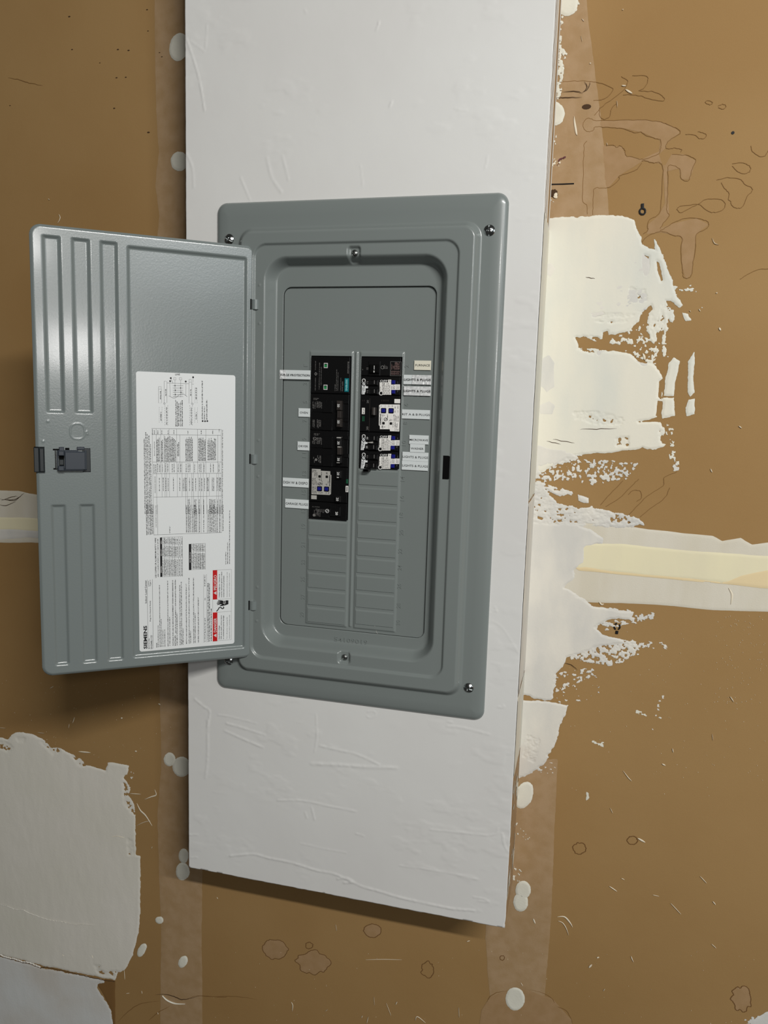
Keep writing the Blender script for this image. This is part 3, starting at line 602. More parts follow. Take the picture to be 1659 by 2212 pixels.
# ------------------------------------------------------------------ boxed-out white board
board = tag(empty('backing_board', (0.195, T, ZB)), 'white painted board boxed out from the brown wall, carrying the breaker panel', 'board')
F0P = front(0.0)
b2 = lambda px, py: F0P.to2(px, py)
ridges = [ # pixel polylines of paint ridges on the face, width, height
    (crop(400,1800,2.242,[(220,108),(330,100),(400,118),(500,138),(560,155),(640,180),(720,195),(800,230),(860,258),(940,280),(1040,310),(1150,335),(1220,350),(1300,365),(1400,373)]),.0030,.0007),
    (crop(400,1800,2.242,[(740,220),(780,215),(815,235),(770,238)]),.003,.0007),(crop(400,1800,2.242,[(1040,155),(1180,175),(1300,195),(1420,225)]),.0016,.0004),
    (crop(400,1800,2.242,[(1395,308),(1450,318),(1470,332),(1420,325)]),.002,.0005),(crop(400,1800,2.242,[(560,48),(680,75),(780,92)]),.002,.0003),
    (crop(380,1450,2.183,[(90,130),(130,165),(160,190),(150,260)]),.003,.0005),(crop(380,1450,2.183,[(230,280),(320,320),(410,358)]),.003,.0006),(crop(380,1450,2.183,[(240,245),(310,265),(420,300)]),.003,.0006),
    (crop(380,1450,2.183,[(200,205),(260,215),(380,245)]),.002,.0004),(crop(380,1450,2.183,[(640,435),(760,440),(900,450),(1040,455)]),.005,.0006),(crop(380,1450,2.183,[(680,350),(760,370),(850,390),(960,440)]),.003,.0005),
    (crop(380,1450,2.183,[(480,608),(600,610),(720,635),(850,660)]),.0024,.0005),(crop(380,1450,2.183,[(640,640),(655,700)]),.002,.0005),(crop(380,1450,2.183,[(610,665),(618,690)]),.002,.0005),(crop(380,1450,2.183,[(850,765),(885,775)]),.002,.0005),
    (crop(380,1450,2.183,[(660,200),(665,300),(655,380)]),.002,.0004),(crop(380,1450,2.183,[(1200,745),(1350,760),(1490,772),(1520,740)]),.0024,.0004),(crop(380,1450,2.183,[(1540,765),(1550,820),(1575,860)]),.002,.0006),
    (crop(380,1450,2.183,[(1280,258),(1350,265),(1480,298)]),.003,.0004),(crop(380,1450,2.183,[(1280,235),(1305,240)]),.002,.0006),(crop(380,1450,2.183,[(150,230),(150,400),(140,500)]),.004,.0004),(crop(380,1450,2.183,[(65,770),(105,770)]),.002,.0005),(crop(380,1450,2.183,[(70,878),(100,876)]),.002,.0005),
    (crop(380,1450,2.183,[(1540,158),(1548,168),(1520,168)]),.0014,.0005),(crop(380,1450,2.183,[(905,190),(930,185),(945,205),(920,220),(900,210)]),.0016,.0004),
    (crop(380,0,1.929,[(848,88),(842,110),(835,128)]),.0016,.0006),(crop(380,0,1.929,[(900,425),(892,445)]),.0022,.0007),(crop(380,0,1.929,[(45,160),(75,250),(100,340),(120,460)]),.0022,.0006),(crop(380,0,1.929,[(60,170),(120,215)]),.002,.0004),(crop(380,0,1.929,[(130,100),(125,200)]),.002,.0003),
    (crop(380,0,1.929,[(1160,452),(1190,460),(1215,462)]),.0014,.0004),(crop(380,0,1.929,[(380,660),(400,740),(440,800)]),.004,.0004),(crop(380,0,1.929,[(445,650),(470,750)]),.003,.0004),(crop(380,0,1.929,[(270,740),(310,835)]),.0024,.0005),(crop(380,0,1.929,[(770,690),(780,780)]),.0016,.0003),(crop(380,0,1.929,[(45,640),(70,700),(75,780)]),.003,.0005),(crop(380,0,1.929,[(1300,650),(1290,700)]),.0016,.0004),(crop(380,0,1.929,[(535,40),(545,55)]),.0014,.0005),
    (crop(1040,960,2.68,[(60,955),(90,968),(75,940)]),.0014,.0005),(crop(1040,960,2.68,[(60,1020),(120,1060),(180,1150),(215,1210)]),.0014,.0003)]
RG = [(np.array(smooth([b2(*p) for p in pl], 4)), wd, h) for pl, wd, h in ridges]
def boardF(X, Z):
    d = np.minimum(np.minimum(X-XL, XR-X), Z-ZB) - .0009*(fbm(X/.012, Z/.012, 40, 4)-.5)*np.where(Z < ZB+.02, 2.2, .6)
    return np.minimum(d, -rr(X, Z, .05, .35, -.64, -.05, .002))
def boardH(X, Z, F):
    h = .0004+.00035*fbm(X/.05, Z/.05, 44, 4)+.00032*S((fbm(X/.03, Z/.016, 48, 3)-.5)*4)*S((fbm(X/.11, Z/.11, 49, 2)-.42)*5)
    for pl, wd, hh in RG:
        lo = pl.min(0)-wd*2; hi = pl.max(0)+wd*2
        mk = (X > lo[0]) & (X < hi[0]) & (Z > lo[1]) & (Z < hi[1])
        if not mk.any(): continue
        x = X[mk]; z = Z[mk]; d = np.full(x.shape, 9.)
        for i in range(len(pl)-1):
            e = pl[i+1]-pl[i]; L = e@e+1e-12; t = np.clip(((x-pl[i][0])*e[0]+(z-pl[i][1])*e[1])/L, 0, 1)
            d = np.minimum(d, np.hypot(x-pl[i][0]-t*e[0], z-pl[i][1]-t*e[1]))
        h[mk] += hh*np.exp(-(d/(wd*.45))**2)*(.55+.9*vnoise(x/.004, z/.004, 52))
    return h
V, Fc = gridmesh(F0P, XL-.002, XR+.002, ZB-.002, .60, .0016, boardF, boardH, skirt=.003)
build('front_face', (V, Fc), M_white, board, smooth=True)
mb = MB(); q = .012
mb.box(F0P, XR-q, ZB+.001, XR-.0004, 1.0, -T, -.0004); build('side_panel', mb, M_tape, board, label='raw tan right side of the boxed-out board')
mb = MB(); mb.box(F0P, XL+.0004, ZB+.001, XL+q, 1.0, -T, -.0004); build('side_panel', mb, M_wall, board, label='left side of the boxed-out board')
mb = MB(); mb.box(F0P, XL+q, ZB+.001, XR-q, ZB+q, -T, -.0004); build('bottom_panel', mb, M_wall, board)
mb = MB(); mb.box(F0P, XL+q, .60-.002, XR-q, 1.0, -.012, -.0004); build('upper_face', mb, M_white, board)
SIDE = Plane((XR, 0, 0), (0,1,0), (0,0,1))     # u = into the room's wall, v = up, normal +x
def sz(py): return F0P.to2(1150, py)[1]
mb = MB()
for yy, wd in ((.008,.002),(.030,.0016),(.052,.001),(.10,.006)): mb.ribbon(SIDE, [(yy, .95),(yy,.3),(yy+.001, .1),(yy,-.05)], wd, -.0002, .0008)
build('edge_compound_lines', mb, M_mud, board, label='white compound lines on the right side of the board')
mb = MB()
for yy in (.004,.022,.041): mb.ribbon(SIDE, [(yy, .95),(yy,.3),(yy+.001,.1),(yy,-.06)], .0009, -.0002, .0004)
build('edge_grooves', mb, M_dark, board, label='dark grooves down the right side of the board')
def sidepatch(z0, z1, m, seed, nm='edge_compound', cap=.03, amp=.003):
    def Ff(X, Z): return np.minimum(np.minimum(np.minimum(Z-z0, z1-Z), cap), .03)+amp*(fbm(X/.02,Z/.02,seed,4)-.5)*2
    V, Fc = gridmesh(SIDE, -.0004, T+.0004, z0-.004, z1+.004, .002, Ff, lambda X,Z,F: .0001+np.clip(F/.003,0,1)*.0006)
    build(nm, (V, Fc), m, board, smooth=True)
sidepatch(sz(1085), sz(455), M_cream, 61); sidepatch(sz(1508), sz(1090), M_mud, 62); sidepatch(sz(1690), sz(1514), M_cream, 63)
sidepatch(sz(1960), sz(1690), M_dab, 64, cap=-.0004, amp=.0016)

# ------------------------------------------------------------------ breaker panel: cover frame
CW, CH = 0.394, 0.6833
panel = tag(empty('breaker_panel', (0.197, 0.0, -CH)), 'grey metal electrical breaker panel with its door swung open, mounted on the white board', 'electrical panel')
SEAT = front(-.012)
nibs = [SEAT.to2(*p) for p in [(561,616),(561,699),(559,951),(558,1029),(556,1268),(555,1341)]]
def coverF(X, Z):
    return np.minimum(rr(X, Z, 0, CW, -CH, 0, .0145), -rr(X, Z, .0947, .3062, -.5800, -.1102, .0115))
def coverH(X, Z, F):
    so = rr(X, Z, 0, CW, -CH, 0, .0145)
    h = .0012+.0050*(1-np.exp(-np.clip(so,0,1)/.0028))+.0012*S(so/.02)
    h += .0088*S(rr(X, Z, .0340, .3632, -.6515, -.0345, .021)/.0092)
    h -= .0032*S(rr(X, Z, .0585, .3378, -.6270, -.0562, .019)/.0032)
    h -= .0185*S(rr(X, Z, .0735, .3235, -.6085, -.0725, .032)/.0125)
    for cx, cz, dz in ((.1987,-.0706,-.003),(.1980,-.6133,0)):
        h -= .0042*S(rr(X, Z, cx-.0098, cx+.0098, cz-.0095+dz, cz+.0095, .005)/.0042)
    for nx_, nz_ in nibs: h += .0011*np.exp(-((X-nx_)**2+(Z-nz_)**2)/.0013**2)
    return h
V, Fc = gridmesh(F0P, 0, CW, -CH, 0, .0010, coverF, coverH, skirt=.0014)
cover = build('cover_frame', (V, Fc), M_cover, panel, smooth=True)
# latch slot
SL = front(-.0125)
l, t = SL.to2(958.5,985); r, b = SL.to2(972.5,1035); r2 = .3362
mb = MB(); mb.box(SL, .3268, b, .3358, t, -.004, .0009); build('latch_slot', mb, M_void, panel, label='black latch slot in the right of the frame')
mb = MB(); mb.box(SL, .3262, b-.0006, .3364, t+.0006, -.004, .0005); build('slot_rim', mb, M_lab2, panel)
# interior plate
DF = front(.0088)
cols = ((.1352,.1927,-.4236),(.2064,.2628,-.3495)); CT = -.2008; CBZ = -.5735
def plateF(X, Z):
    F = rr(X, Z, .0945, .3064, -.5802, -.1105, .0113)
    for l_, r_, b_ in cols: F = np.minimum(F, -rr(X, Z, l_, r_, b_, CT, .0004))
    return F
def plateH(X, Z, F):
    h = np.zeros(X.shape)
    for l_, r_, b_ in cols: h = np.maximum(h, .0016*S(rr(X, Z, l_-.0028, r_+.0028, CBZ-.003, CT+.0072, .0012)/.0026))
    h = h+.0014*S((.0026-np.abs(X-.1996))/.002)*S((Z+.575)/.002)*S((-.194-Z)/.002)
    return h
V, Fc = gridmesh(DF, .094, .307, -.5805, -.1102, .0009, plateF, plateH, skirt=.0012)
plate = build('interior_plate', (V, Fc), M_cover, panel, smooth=True)
# stamped circuit numbers (relief of the plate)
mb = MB()
LN = {1:(661,789),3:(660,829),5:(660,868),7:(659,909),9:(658,948),11:(658,983),13:(658,1022),15:(657,1063),17:(656,1102),19:(656,1136),21:(656,1177),23:(656,1214),25:(655,1251),27:(655,1289),29:(653,1327)}
RN = {2:(879,791),4:(878,833),6:(878,874),8:(876,914),10:(873,957),12:(872,995),14:(870,1034),16:(869,1076),18:(867,1112),20:(868,1150),22:(865,1190),24:(864,1226),26:(863,1266),28:(862,1308),30:(861,1345)}
def stamped(P, s, c, h, off, vert=True, w1=None):
    V2, F2, W0, H0 = glyphs(s, .004); L = (w1 or h*.62*len(s))
    for k, (dx, hh) in enumerate(((0, off),)):
        e = np.array([0,1.]) if vert else np.array([1.,0]); p0 = np.array(c)-e*L/2+np.array([h/2,0])*(1 if vert else 0)-np.array([0,h/2])*(0 if vert else 1)
        mb.text(P, s, p0, p0+e*L, h, hh, .004)
        # sides
        V3, F3, _, _ = glyphs(s, .004)
        from collections import Counter
        cnt = Counter(); 
        for f in F3:
            for i in range(len(f)): cnt[tuple(sorted((f[i], f[(i+1)%len(f)])))] += 1
        g = np.array([-e[1], e[0]]); kx = L/W0; ky = h/H0
        for (i, j), c_ in cnt.items():
            if c_ != 1: continue
            a = p0+e*V3[i][0]*kx+g*V3[i][1]*ky; b_ = p0+e*V3[j][0]*kx+g*V3[j][1]*ky
            mb.add([P.to3(a[0],a[1],hh), P.to3(b_[0],b_[1],hh), P.to3(b_[0],b_[1],-.0002), P.to3(a[0],a[1],-.0002)], [(0,1,2,3)])
for d in (LN, RN):
    for k, p in d.items(): stamped(DF, str(k), DF.to2(*p), .0058, .0006)
build('stamped_numbers', mb, M_cover, panel, label='circuit numbers stamped in the grey plate')
mb = MB(); FL = front(.0055)
p0 = FL.to2(723,1378); p1 = FL.to2(795,1386)
stamped(FL, '54109019', ((p0[0]+p1[0])/2,(p0[1]+p1[1])/2-.0012), .0062, .0009, False, p1[0]-p0[0])
build('stamped_part_number', mb, M_cover, panel, label='number 54109019 stamped below the plate')
# knock-out filler plates
def fillers(l_, r_, top, bot, n):
    h = (top-bot)/n
    for i in range(n):
        mb = MB(); mb.box(DF, l_+.0009, top-(i+1)*h+.0010, r_-.0005, top-i*h-.0002, -.0012, .0026, .0019, .0044, .0005)
        build('filler_plate', mb, M_cover, panel)
fillers(.1352,.1927,-.4236,CBZ,6); fillers(.2064,.2628,-.3495,-.5700,9)
mb = MB(); mb.box(DF, .130, -.58, .268, -.195, -.03, -.0062); build('inner_void', mb, M_void, panel)
mb = MB()
for l_, r_, b_ in ((.1352,.1927,0),(.2064,.2628,0)): mb.box(DF, l_, -.5742, r_, -.345 if l_ > .2 else -.42, -.004, .0002)
build('filler_gap', mb, M_void, panel)
stainP = DF.up(.002)
mb = MB(); mb.ribbon(stainP, smooth(pts2(stainP, crop(640,1000,5.267,[(920,1708),(912,1750),(900,1800),(892,1865)])), 5), .0005, .0001, .0002)
mb.ribbon(stainP, smooth(pts2(stainP, crop(640,1000,5.267,[(905,1905),(908,1930),(922,1945)])), 5), .0005, -.0018, .0002)
build('scratch', mb, M_lab2, panel, label='pale scratch on the lowest right filler plate')

# cover screws
def screw(px, py, P, rad, hgt, ang, m, name='cover_screw', slotw=.0009, phil=True, label=None):
    cx, cz = P.to2(px, py); nr, nt_ = 14, 60; vs = []; fs = []
    for i in range(nr+1):
        r_ = rad*i/nr
        for j in range(nt_):
            a = 2*math.pi*j/nt_; x = r_*math.cos(a); z = r_*math.sin(a)
            h = hgt*(1-(r_/rad)**2*.92) if i < nr else 0
            u_ = x*math.cos(ang)+z*math.sin(ang); v_ = -x*math.sin(ang)+z*math.cos(ang)
            if abs(v_) < slotw and i < nr-1: h -= hgt*.55
            elif phil and abs(u_) < slotw and abs(v_) < rad*.42: h -= hgt*.5
            vs.append(P.to3(cx+x, cz+z, h))
    for i in range(nr):
        for j in range(nt_): fs.append((i*nt_+j, i*nt_+(j+1)%nt_, (i+1)*nt_+(j+1)%nt_, (i+1)*nt_+j)[::-1])
    k = len(vs); vs += [P.to3(cx+rad*math.cos(2*math.pi*j/nt_), cz+rad*math.sin(2*math.pi*j/nt_), -.003) for j in range(nt_)]
    fs += [(nr*nt_+j, nr*nt_+(j+1)%nt_, k+(j+1)%nt_, k+j)[::-1] for j in range(nt_)]
    mb = MB(); mb.add(vs, fs); build(name, mb, m, panel, label=label)
FS = front(-.0072)
screw(1057,498,FS,.0073,.0034,1.57,M_zinc,label='shiny screw at the upper right of the cover'); screw(1012,1486,FS,.0071,.0034,-.3,M_zinc,label='shiny screw at the lower right of the cover')
screw(495,517,FS,.0073,.0034,-.5,M_zinc,label='shiny screw at the upper left, half behind the door'); screw(494,1427,FS,.0071,.0034,-.6,M_zinc,label='shiny screw at the lower left, half behind the door')
MSP = front(-.0086)
screw(766,547,MSP,.0046,.0024,.6,M_zinc2,label='small screw in the dimple above the plate'); screw(744,1420,MSP,.0046,.0024,.9,M_zinc2,label='small screw in the dimple below the plate')

# ------------------------------------------------------------------ door (swung open to the left)
pads = [(-.2645,-.2425,-.2868,-.0715,.003),(-.2315,-.2090,-.2868,-.0715,.003),(-.1985,-.1765,-.6145,-.0718,.003),
        (-.1665,-.0125,-.6135,-.0745,.004),(-.2630,-.2440,-.6145,-.4015,.003),(-.2297,-.2095,-.6145,-.4015,.003)]
def doorF(X, Z): return rr(X, Z, -.278, 0, -.627, -.0597, .0135)
def doorH(X, Z, F):
    so = doorF(X, Z); h = -.0022*(1-S(so/.0035))
    for l_, r_, b_, t_, rd in pads: h = h-.0030*S(rr(X, Z, l_, r_, b_, t_, rd)/.0042)
    kx, kz = -.2283, -.3088; d = np.abs(rr(X, Z, kx-.0088, kx+.0082, kz-.0098, kz+.0098, .0075))
    h = h+.00045*np.exp(-(d/.0006)**2)
    for cx, cz in ((kx+.0105,kz-.0005),(kx+.0112,kz-.0032),(-.2690,-.3220),(-.2630,-.2970)): h = h+.0006*np.exp(-((X-cx)**2+(Z-cz)**2)/.0011**2)
    h = h+.00025*(fbm(X/.06, Z/.09, 66, 2)-.5)
    return h
V, Fc = gridmesh(DOORP, -.278, 0, -.627, -.0597, .00095, doorF, doorH, skirt=.0045)
door = build('door', (V, Fc), M_door, panel, M=DM, smooth=True, label='open grey door with pressed ribs, hinged on the left')
# back sheet of the door so it has thickness
# hinge knuckles
for py in (658, 991.5, 1307):
    c = DOORP.to2(550, py); mb = MB(); vs = []; fs = []; n = 12; hh = .0064
    for k in range(n+1):
        a = math.pi*k/n; x = -.0025-.0052*math.cos(a)+.0012; o_ = .0050*math.sin(a)-.0008
        vs += [DOORP.to3(x, c[1]-hh, o_), DOORP.to3(x, c[1]+hh, o_)]
    for k in range(n): fs.append((2*k, 2*k+2, 2*k+3, 2*k+1))
    fs += [tuple(range(0, 2*n+2, 2))[::-1], tuple(range(1, 2*n+2, 2))]
    mb.add(vs, fs); build('hinge_knuckle', mb, M_door, door, M=DM)
    mb = MB(); mb.box(DOORP, -.0086, c[1]-.0068, -.0062, c[1]+.0070, -.003, .0002); build('hinge_slot', mb, M_void, door, M=DM)
# latch: body, slider, wire, back plate, and edge grip
LP = DOORP.up(.0)
lc = lambda pts: [LP.to2(*p) for p in crop(60,880,8.295,pts)]
def lrect(mb, l, t, r, b, o0, o1, bev=.0006):
    p = lc([(l,(t+b)/2),(r,(t+b)/2),((l+r)/2,t),((l+r)/2,b)]); mb.box(LP, p[0][0], p[3][1], p[1][0], p[2][1], o0, o1, bev)
mb = MB(); lrect(mb,985,730,1125,1155,-.001,.0016); build('latch_plate', mb, M_latch2, door, M=DM, label='dark plate behind the latch')
mb = MB(); lrect(mb,660,785,1035,1115,-.001,.0075,.0012); lrect(mb,880,705,1015,760,-.001,.0030); lrect(mb,1015,770,1055,1110,-.001,.0052,.0008)
build('latch_body', mb, M_latch, door, M=DM, label='slate plastic latch on the inside of the door')
mb = MB(); lrect(mb,545,770,655,860,-.001,.0085,.001); lrect(mb,560,705,650,775,-.001,.0035); lrect(mb,545,1040,655,1130,-.001,.0085,.001); lrect(mb,525,770,550,1130,-.001,.005); lrect(mb,655,1085,1000,1130,-.001,.0065,.0008); lrect(mb,655,760,900,795,-.001,.0060,.0008)
build('latch_frame', mb, M_latch, door, M=DM)
mb = MB(); lrect(mb,560,862,650,1042,-.001,.0025,.0004); lrect(mb,670,725,745,765,-.001,.0012,.0002); build('latch_recess', mb, M_void, door, M=DM)
mb = MB(); lrect(mb,565,930,645,1030,-.001,.0045,.0005); build('latch_bolt', mb, M_latch2, door, M=DM)
mb = MB(); lrect(mb,450,742,560,768,-.001,.0008,.0002); lrect(mb,460,1088,560,1112,-.001,.0008,.0002); lrect(mb,490,770,500,1100,-.001,.0006,.0001); build('latch_slot', mb, M_void, door, M=DM)
mb = MB(); lrect(mb,500,775,516,1100,-.001,.0012,.0002); build('latch_wire', mb, M_zinc, door, M=DM)
mb = MB(); lrect(mb,110,718,205,1160,-.004,.0026,.0008); lrect(mb,200,718,305,1160,-.001,.0048,.0016); build('door_grip', mb, M_latch2, door, M=DM, label='dark finger grip on the outer edge of the door')
mb = MB(); lrect(mb,110,706,300,722,-.001,.0006,.0001); build('grip_slot', mb, M_void, door, M=DM)

# ------------------------------------------------------------------ wiring label on the door
LB = DOORP.up(-.0030)
lab = MB(); c4 = [LB.to2(292,802), LB.to2(506,810), LB.to2(511,1389), LB.to2(307,1411)]
LL, LR = -.1566, -.0278; LT, LBm = -.2305, -.6055
lab.rbox(LB, LL, LBm, LR, LT, .0001, .0005, .0032, 6)
label = build('instruction_label', lab, M_paper, panel, M=DM, label='white wiring instruction label on the door')
A = lambda x, y: LB.to2(290+x/6.913, 790+y/6.913)
B = lambda x, y: LB.to2(290+x/6.704, 1090+y/6.704)
rs = random.Random(3); OF = .00075
pr = MB(); gp = MB()
def vt(mbx, s, Fm, x, y0, y1, hpx, bold=0.0, off=OF):
    """text reading upwards: baseline x (crop px), from y0 (bottom) to y1 (top)"""
    a = Fm(x, y0); b_ = Fm(x, y1); a = ((a[0]+b_[0])/2, a[1]); b_ = (a[0], b_[1])
    h = abs(Fm(x, (y0+y1)/2)[0]-Fm(x-hpx, (y0+y1)/2)[0]); mbx.text(LB, s, a, b_, h, off, bold)
def vs_(mbx, Fm, x, y0, y1, hpx, off=OF, **k):
    a = Fm(x, y0); b_ = Fm(x, y1); h = abs(a[0]-Fm(x-hpx, y0)[0]); mx = (a[0]+b_[0])/2
    mbx.scribble(LB, (mx, a[1]), (mx, b_[1]), h, off, rs, **k)
def lr_(mbx, Fm, x0, y0, x1, y1, wpx=3, off=OF):
    a = Fm(x0, y0); b_ = Fm(x1, y1)
    if abs(x1-x0) < abs(y1-y0): mx = (a[0]+b_[0])/2; a = (mx, a[1]); b_ = (mx, b_[1])
    else: my = (a[1]+b_[1])/2; a = (a[0], my); b_ = (b_[0], my)
    mbx.ribbon(LB, [a, b_], wpx*.00009, off, .00001)
# heading block
vt(pr,'SIEMENS',B,186,2085,1750,52,.035); vt(pr,'Indoor Load Center',B,180,1425,1092,26,.012); vt(pr,'Plug-On Neutral Ready',B,243,1690,1388,20,.015); vt(pr,'Type 1',B,246,1180,1092,24,.012)
vs_(pr,B,222,2085,1930,13); vt(pr,'EN2048L1125',B,262,2085,1890,26,.006); vs_(pr,B,214,1180,1100,13)
lr_(pr,B,197,2090,190,1085,3); lr_(pr,B,272,2080,264,1080,3)
vs_(pr,B,332,2065,2000,12)
for x, y0, y1 in ((352,2065,1745),(374,2060,1160),(396,2055,1655),(420,2055,1810),(448,2055,1795)): vs_(pr,B,x,y0,y1,12)
vt(pr,'RATINGS',B,330,2066,2004,12)
for x, y0, y1 in ((492,2050,1100),(520,2045,1620)): vs_(pr,B,x,y0,y1,13)
vt(pr,'SUITABLE FOR USE AS SERVICE EQUIPMENT WHEN MAIN BREAKER IS',B,570,2040,1092,19,.02); vt(pr,'INSTALLED.',B,603,2040,1885,19,.02)
for x, y0, y1 in ((603,1860,1085),(626,2035,1565),(668,2030,1160),(690,2030,1110),(712,2025,1785),(760,2015,1145),(800,2010,1060),(822,2010,1825),(866,2005,1055),(888,2000,1570),(934,1995,1345)): vs_(pr,B,x,y0,y1,14)
lr_(pr,B,1008,1995,1000,1010,2.2); lr_(pr,B,1050,1990,1044,1005,2.2)
for x, y0, y1 in ((1030,1985,1640),(1030,1380,1345),(1028,1180,1015)): vs_(pr,B,x,y0,y1,13)
for x, y0, y1 in ((1074,1985,1130),(1094,1980,1135),(1120,1975,1505)): vs_(pr,B,x,y0,y1,13,gap=.08,stroke=.42)
# copper / aluminium wire table
vt(pr,'USE COPPER OR ALUMINUM 60/75°C WIRE',B,320,1058,480,22,.018); vs_(pr,B,350,1045,490,13)
def brect(mbx, Fm, x0, y0, x1, y1, off=OF, m=None):
    a = Fm(x0,(y0+y1)/2); b_ = Fm(x1,(y0+y1)/2); c = Fm((x0+x1)/2,y0); d = Fm((x0+x1)/2,y1)
    mbx.prism(LB, [(a[0],d[1]),(b_[0],d[1]),(b_[0],c[1]),(a[0],c[1])], off-.0003, off)
brect(pr,B,374,478,404,1046)
wt = MB()
for yy0, yy1 in ((985,880),(740,640),(570,510)): vs_(wt,B,396,yy0,yy1,14,OF+.0001)
xs = [404,438,512,556,590,642,675,702]
for x in xs: lr_(pr,B,x,1040,x-6,470,2.4)
for y in (470,580,768,1036): lr_(pr,B,374,y+6,704,y-6,2.6)
for i in range(len(xs)-1):
    x = xs[i]+18
    while x < xs[i+1]+4:
        vs_(pr,B,x,1025,790,12); vs_(pr,B,x,750,600,12); vs_(pr,B,x,565,485,12); x += 19
# second small table
brect(pr,B,790,572,824,946); vs_(wt,B,815,840,690,15,OF+.0001)
for x in (824,860,896,925,955,992,1030): lr_(pr,B,x,938,x,562,2.2)
for y in (565,680,935): lr_(pr,B,790,y+8,1030,y-6,2.6)
for i, x in enumerate(range(844,1026,18)): vs_(pr if i % 2 else gp,B,x,925,700,13); vs_(gp,B,x,665,575,13)
# danger block
rd = MB(); brect(rd,B,1136,950,1200,1372); build('red_warning_band', rd, M_redl, label, M=DM, label='red band reading PELIGRO')
rd = MB(); brect(rd,B,1136,1560,1202,1978); build('red_warning_band', rd, M_redl, label, M=DM, label='red band reading DANGER')
vt(wt,'PELIGRO',B,1192,1235,1018,42,.02,OF+.0001); vt(wt,'DANGER',B,1192,1845,1640,42,.02,OF+.0001)
for yc in (1278,1892):
    a, b_, c = B(1190,yc+27), B(1190,yc-27), B(1146,yc); wt.prism(LB, [a,b_,c], OF-.0002, OF+.0001)
    a, b_ = B(1160,yc), B(1180,yc); rd2 = None
for x0,y0,x1,y1 in ((1136,950,1405,936),(1136,1978,1405,1950),(1405,936,1405,1950),(1200,1372,1405,1358),(1200,1560,1405,1540),(1136,1372,1136,1560)): lr_(gp,B,x0,y0,x1,y1,2.4)
for x, s, y0, y1 in ((1240,'Hazardous voltage.',1950,1745),(1270,'Will cause death, serious injury',1950,1600),(1302,'or substantial property damage.',1945,1600)): vt(pr,s,B,x,y0,y1,19,.02)
for x, s, y0, y1 in ((1352,'Turn off power supplying this',1940,1625),(1386,'equipment before working inside.',1940,1590)): vt(pr,s,B,x,y0,y1,16)
for x, s, y0, y1 in ((1242,'Voltaje peligroso. Causara la',1345,1005),(1274,'muerte, lesiones graves o dano',1340,970),(1306,'sustancial a la propiedad.',1338,1025)): vt(pr,s,B,x,y0,y1,19,.02)
for x, s, y0, y1 in ((1352,'Desconecte el suministro de energia a este',1335,975),(1384,'equipo antes de trabajar en su interior.',1335,985)): vt(pr,s,B,x,y0,y1,14)
# hand touching a live wire (pictogram)
hp = [(1362,1385),(1335,1385),(1300,1395),(1262,1385),(1215,1384),(1213,1394),(1258,1400),(1205,1402),(1200,1412),(1256,1412),(1196,1422),(1194,1433),(1256,1428),(1200,1442),(1203,1452),(1262,1440),(1262,1450),(1236,1462),(1244,1472),(1290,1462),(1320,1455),(1340,1448),(1362,1440)]
pr.prism(LB, [B(*p) for p in hp], OF-.0003, OF)
pr.ribbon(LB, smooth([B(*p) for p in [(1190,1545),(1215,1515),(1230,1490),(1255,1490),(1275,1505),(1295,1495),(1290,1475)]], 6), .0013, OF, .00001)
wt.ribbon(LB, [B(*p) for p in [(1288,1398),(1306,1412),(1286,1424),(1312,1440)]], .0008, OF+.0001, .00001); wt.ribbon(LB, [B(*p) for p in [(1318,1392),(1322,1420),(1308,1430)]], .0006, OF+.0001, .00001)
for x, y0, y1 in ((1330,862,680),(1356,858,545),(1384,856,80)): vs_(pr,B,x,y0,y1,12)
# short-circuit table
vt(pr,'SHORT CIRCUIT CURRENT RATING',B,186,440,80,15,.03)
for x, y0, y1 in ((206,435,0),(232,435,0),(250,430,0),(272,425,0),(186,60,0)): vs_(pr,B,x,y0,y1,15)
for x, y0, y1 in ((162,2212,1085),(184,2212,990),(206,2212,1015),(232,2212,1040),(254,2212,1170)): vs_(pr,A,x+ (y0-y1)*0.0,y0,y1,15)
tx0, tx1 = 258, 1292
lr_(pr,A,tx0,944,tx1,946,3); lr_(pr,A,262,1032,tx1,1034,3); lr_(pr,A,270,1440,1296,1436,3); lr_(pr,A,280,1614,1300,1604,3); lr_(pr,A,290,1966,1302,1942,3)
lr_(pr,B,284,444,1268,396,3)
lr_(pr,A,258,944,292,2212,2.6); lr_(pr,B,280,0,286,444,2.6); lr_(pr,A,320,944,345,2212,2.6); lr_(pr,B,336,0,340,440,2.6); lr_(pr,A,1290,946,1304,2212,2.6); lr_(pr,B,1262,0,1268,396,2.6)
vl = [  # vertical rules, top row then following rows (x0, y0, x1, y1)
  (388,944,402,1614),(515,944,530,1960),(627,944,640,1606),(938,946,948,1608),(1062,946,1075,1606),(440,1034,450,1440),(675,1034,686,1606),(1243,1034,1250,1604),(412,1614,416,1960),(456,1440,462,1960),(480,1440,486,1960),(640,1606,646,1960),(708,1436,718,1950),(765,1606,772,2212),(792,1606,796,2212),(858,1604,862,2212),(884,1436,888,2212),(952,1606,956,2212),(988,1604,992,2212),(1028,1436,1032,2212),(1080,1606,1084,2212),(1118,1604,1122,1942),(1228,1604,1232,2212),(1258,1604,1262,2212)]
for v_ in vl: lr_(pr,A,*v_,2.4)
for x in (748,775,842,864,932,968,1052,1090,1196,1226): lr_(pr,B,x,0,x+4,410,2.2)
for x in (350,410,505,590,800,1000,1170): vs_(pr,A,x+6,1020,962,13)
vs_(pr,A,276,1025,955,11); vs_(pr,A,304,1020,960,12)
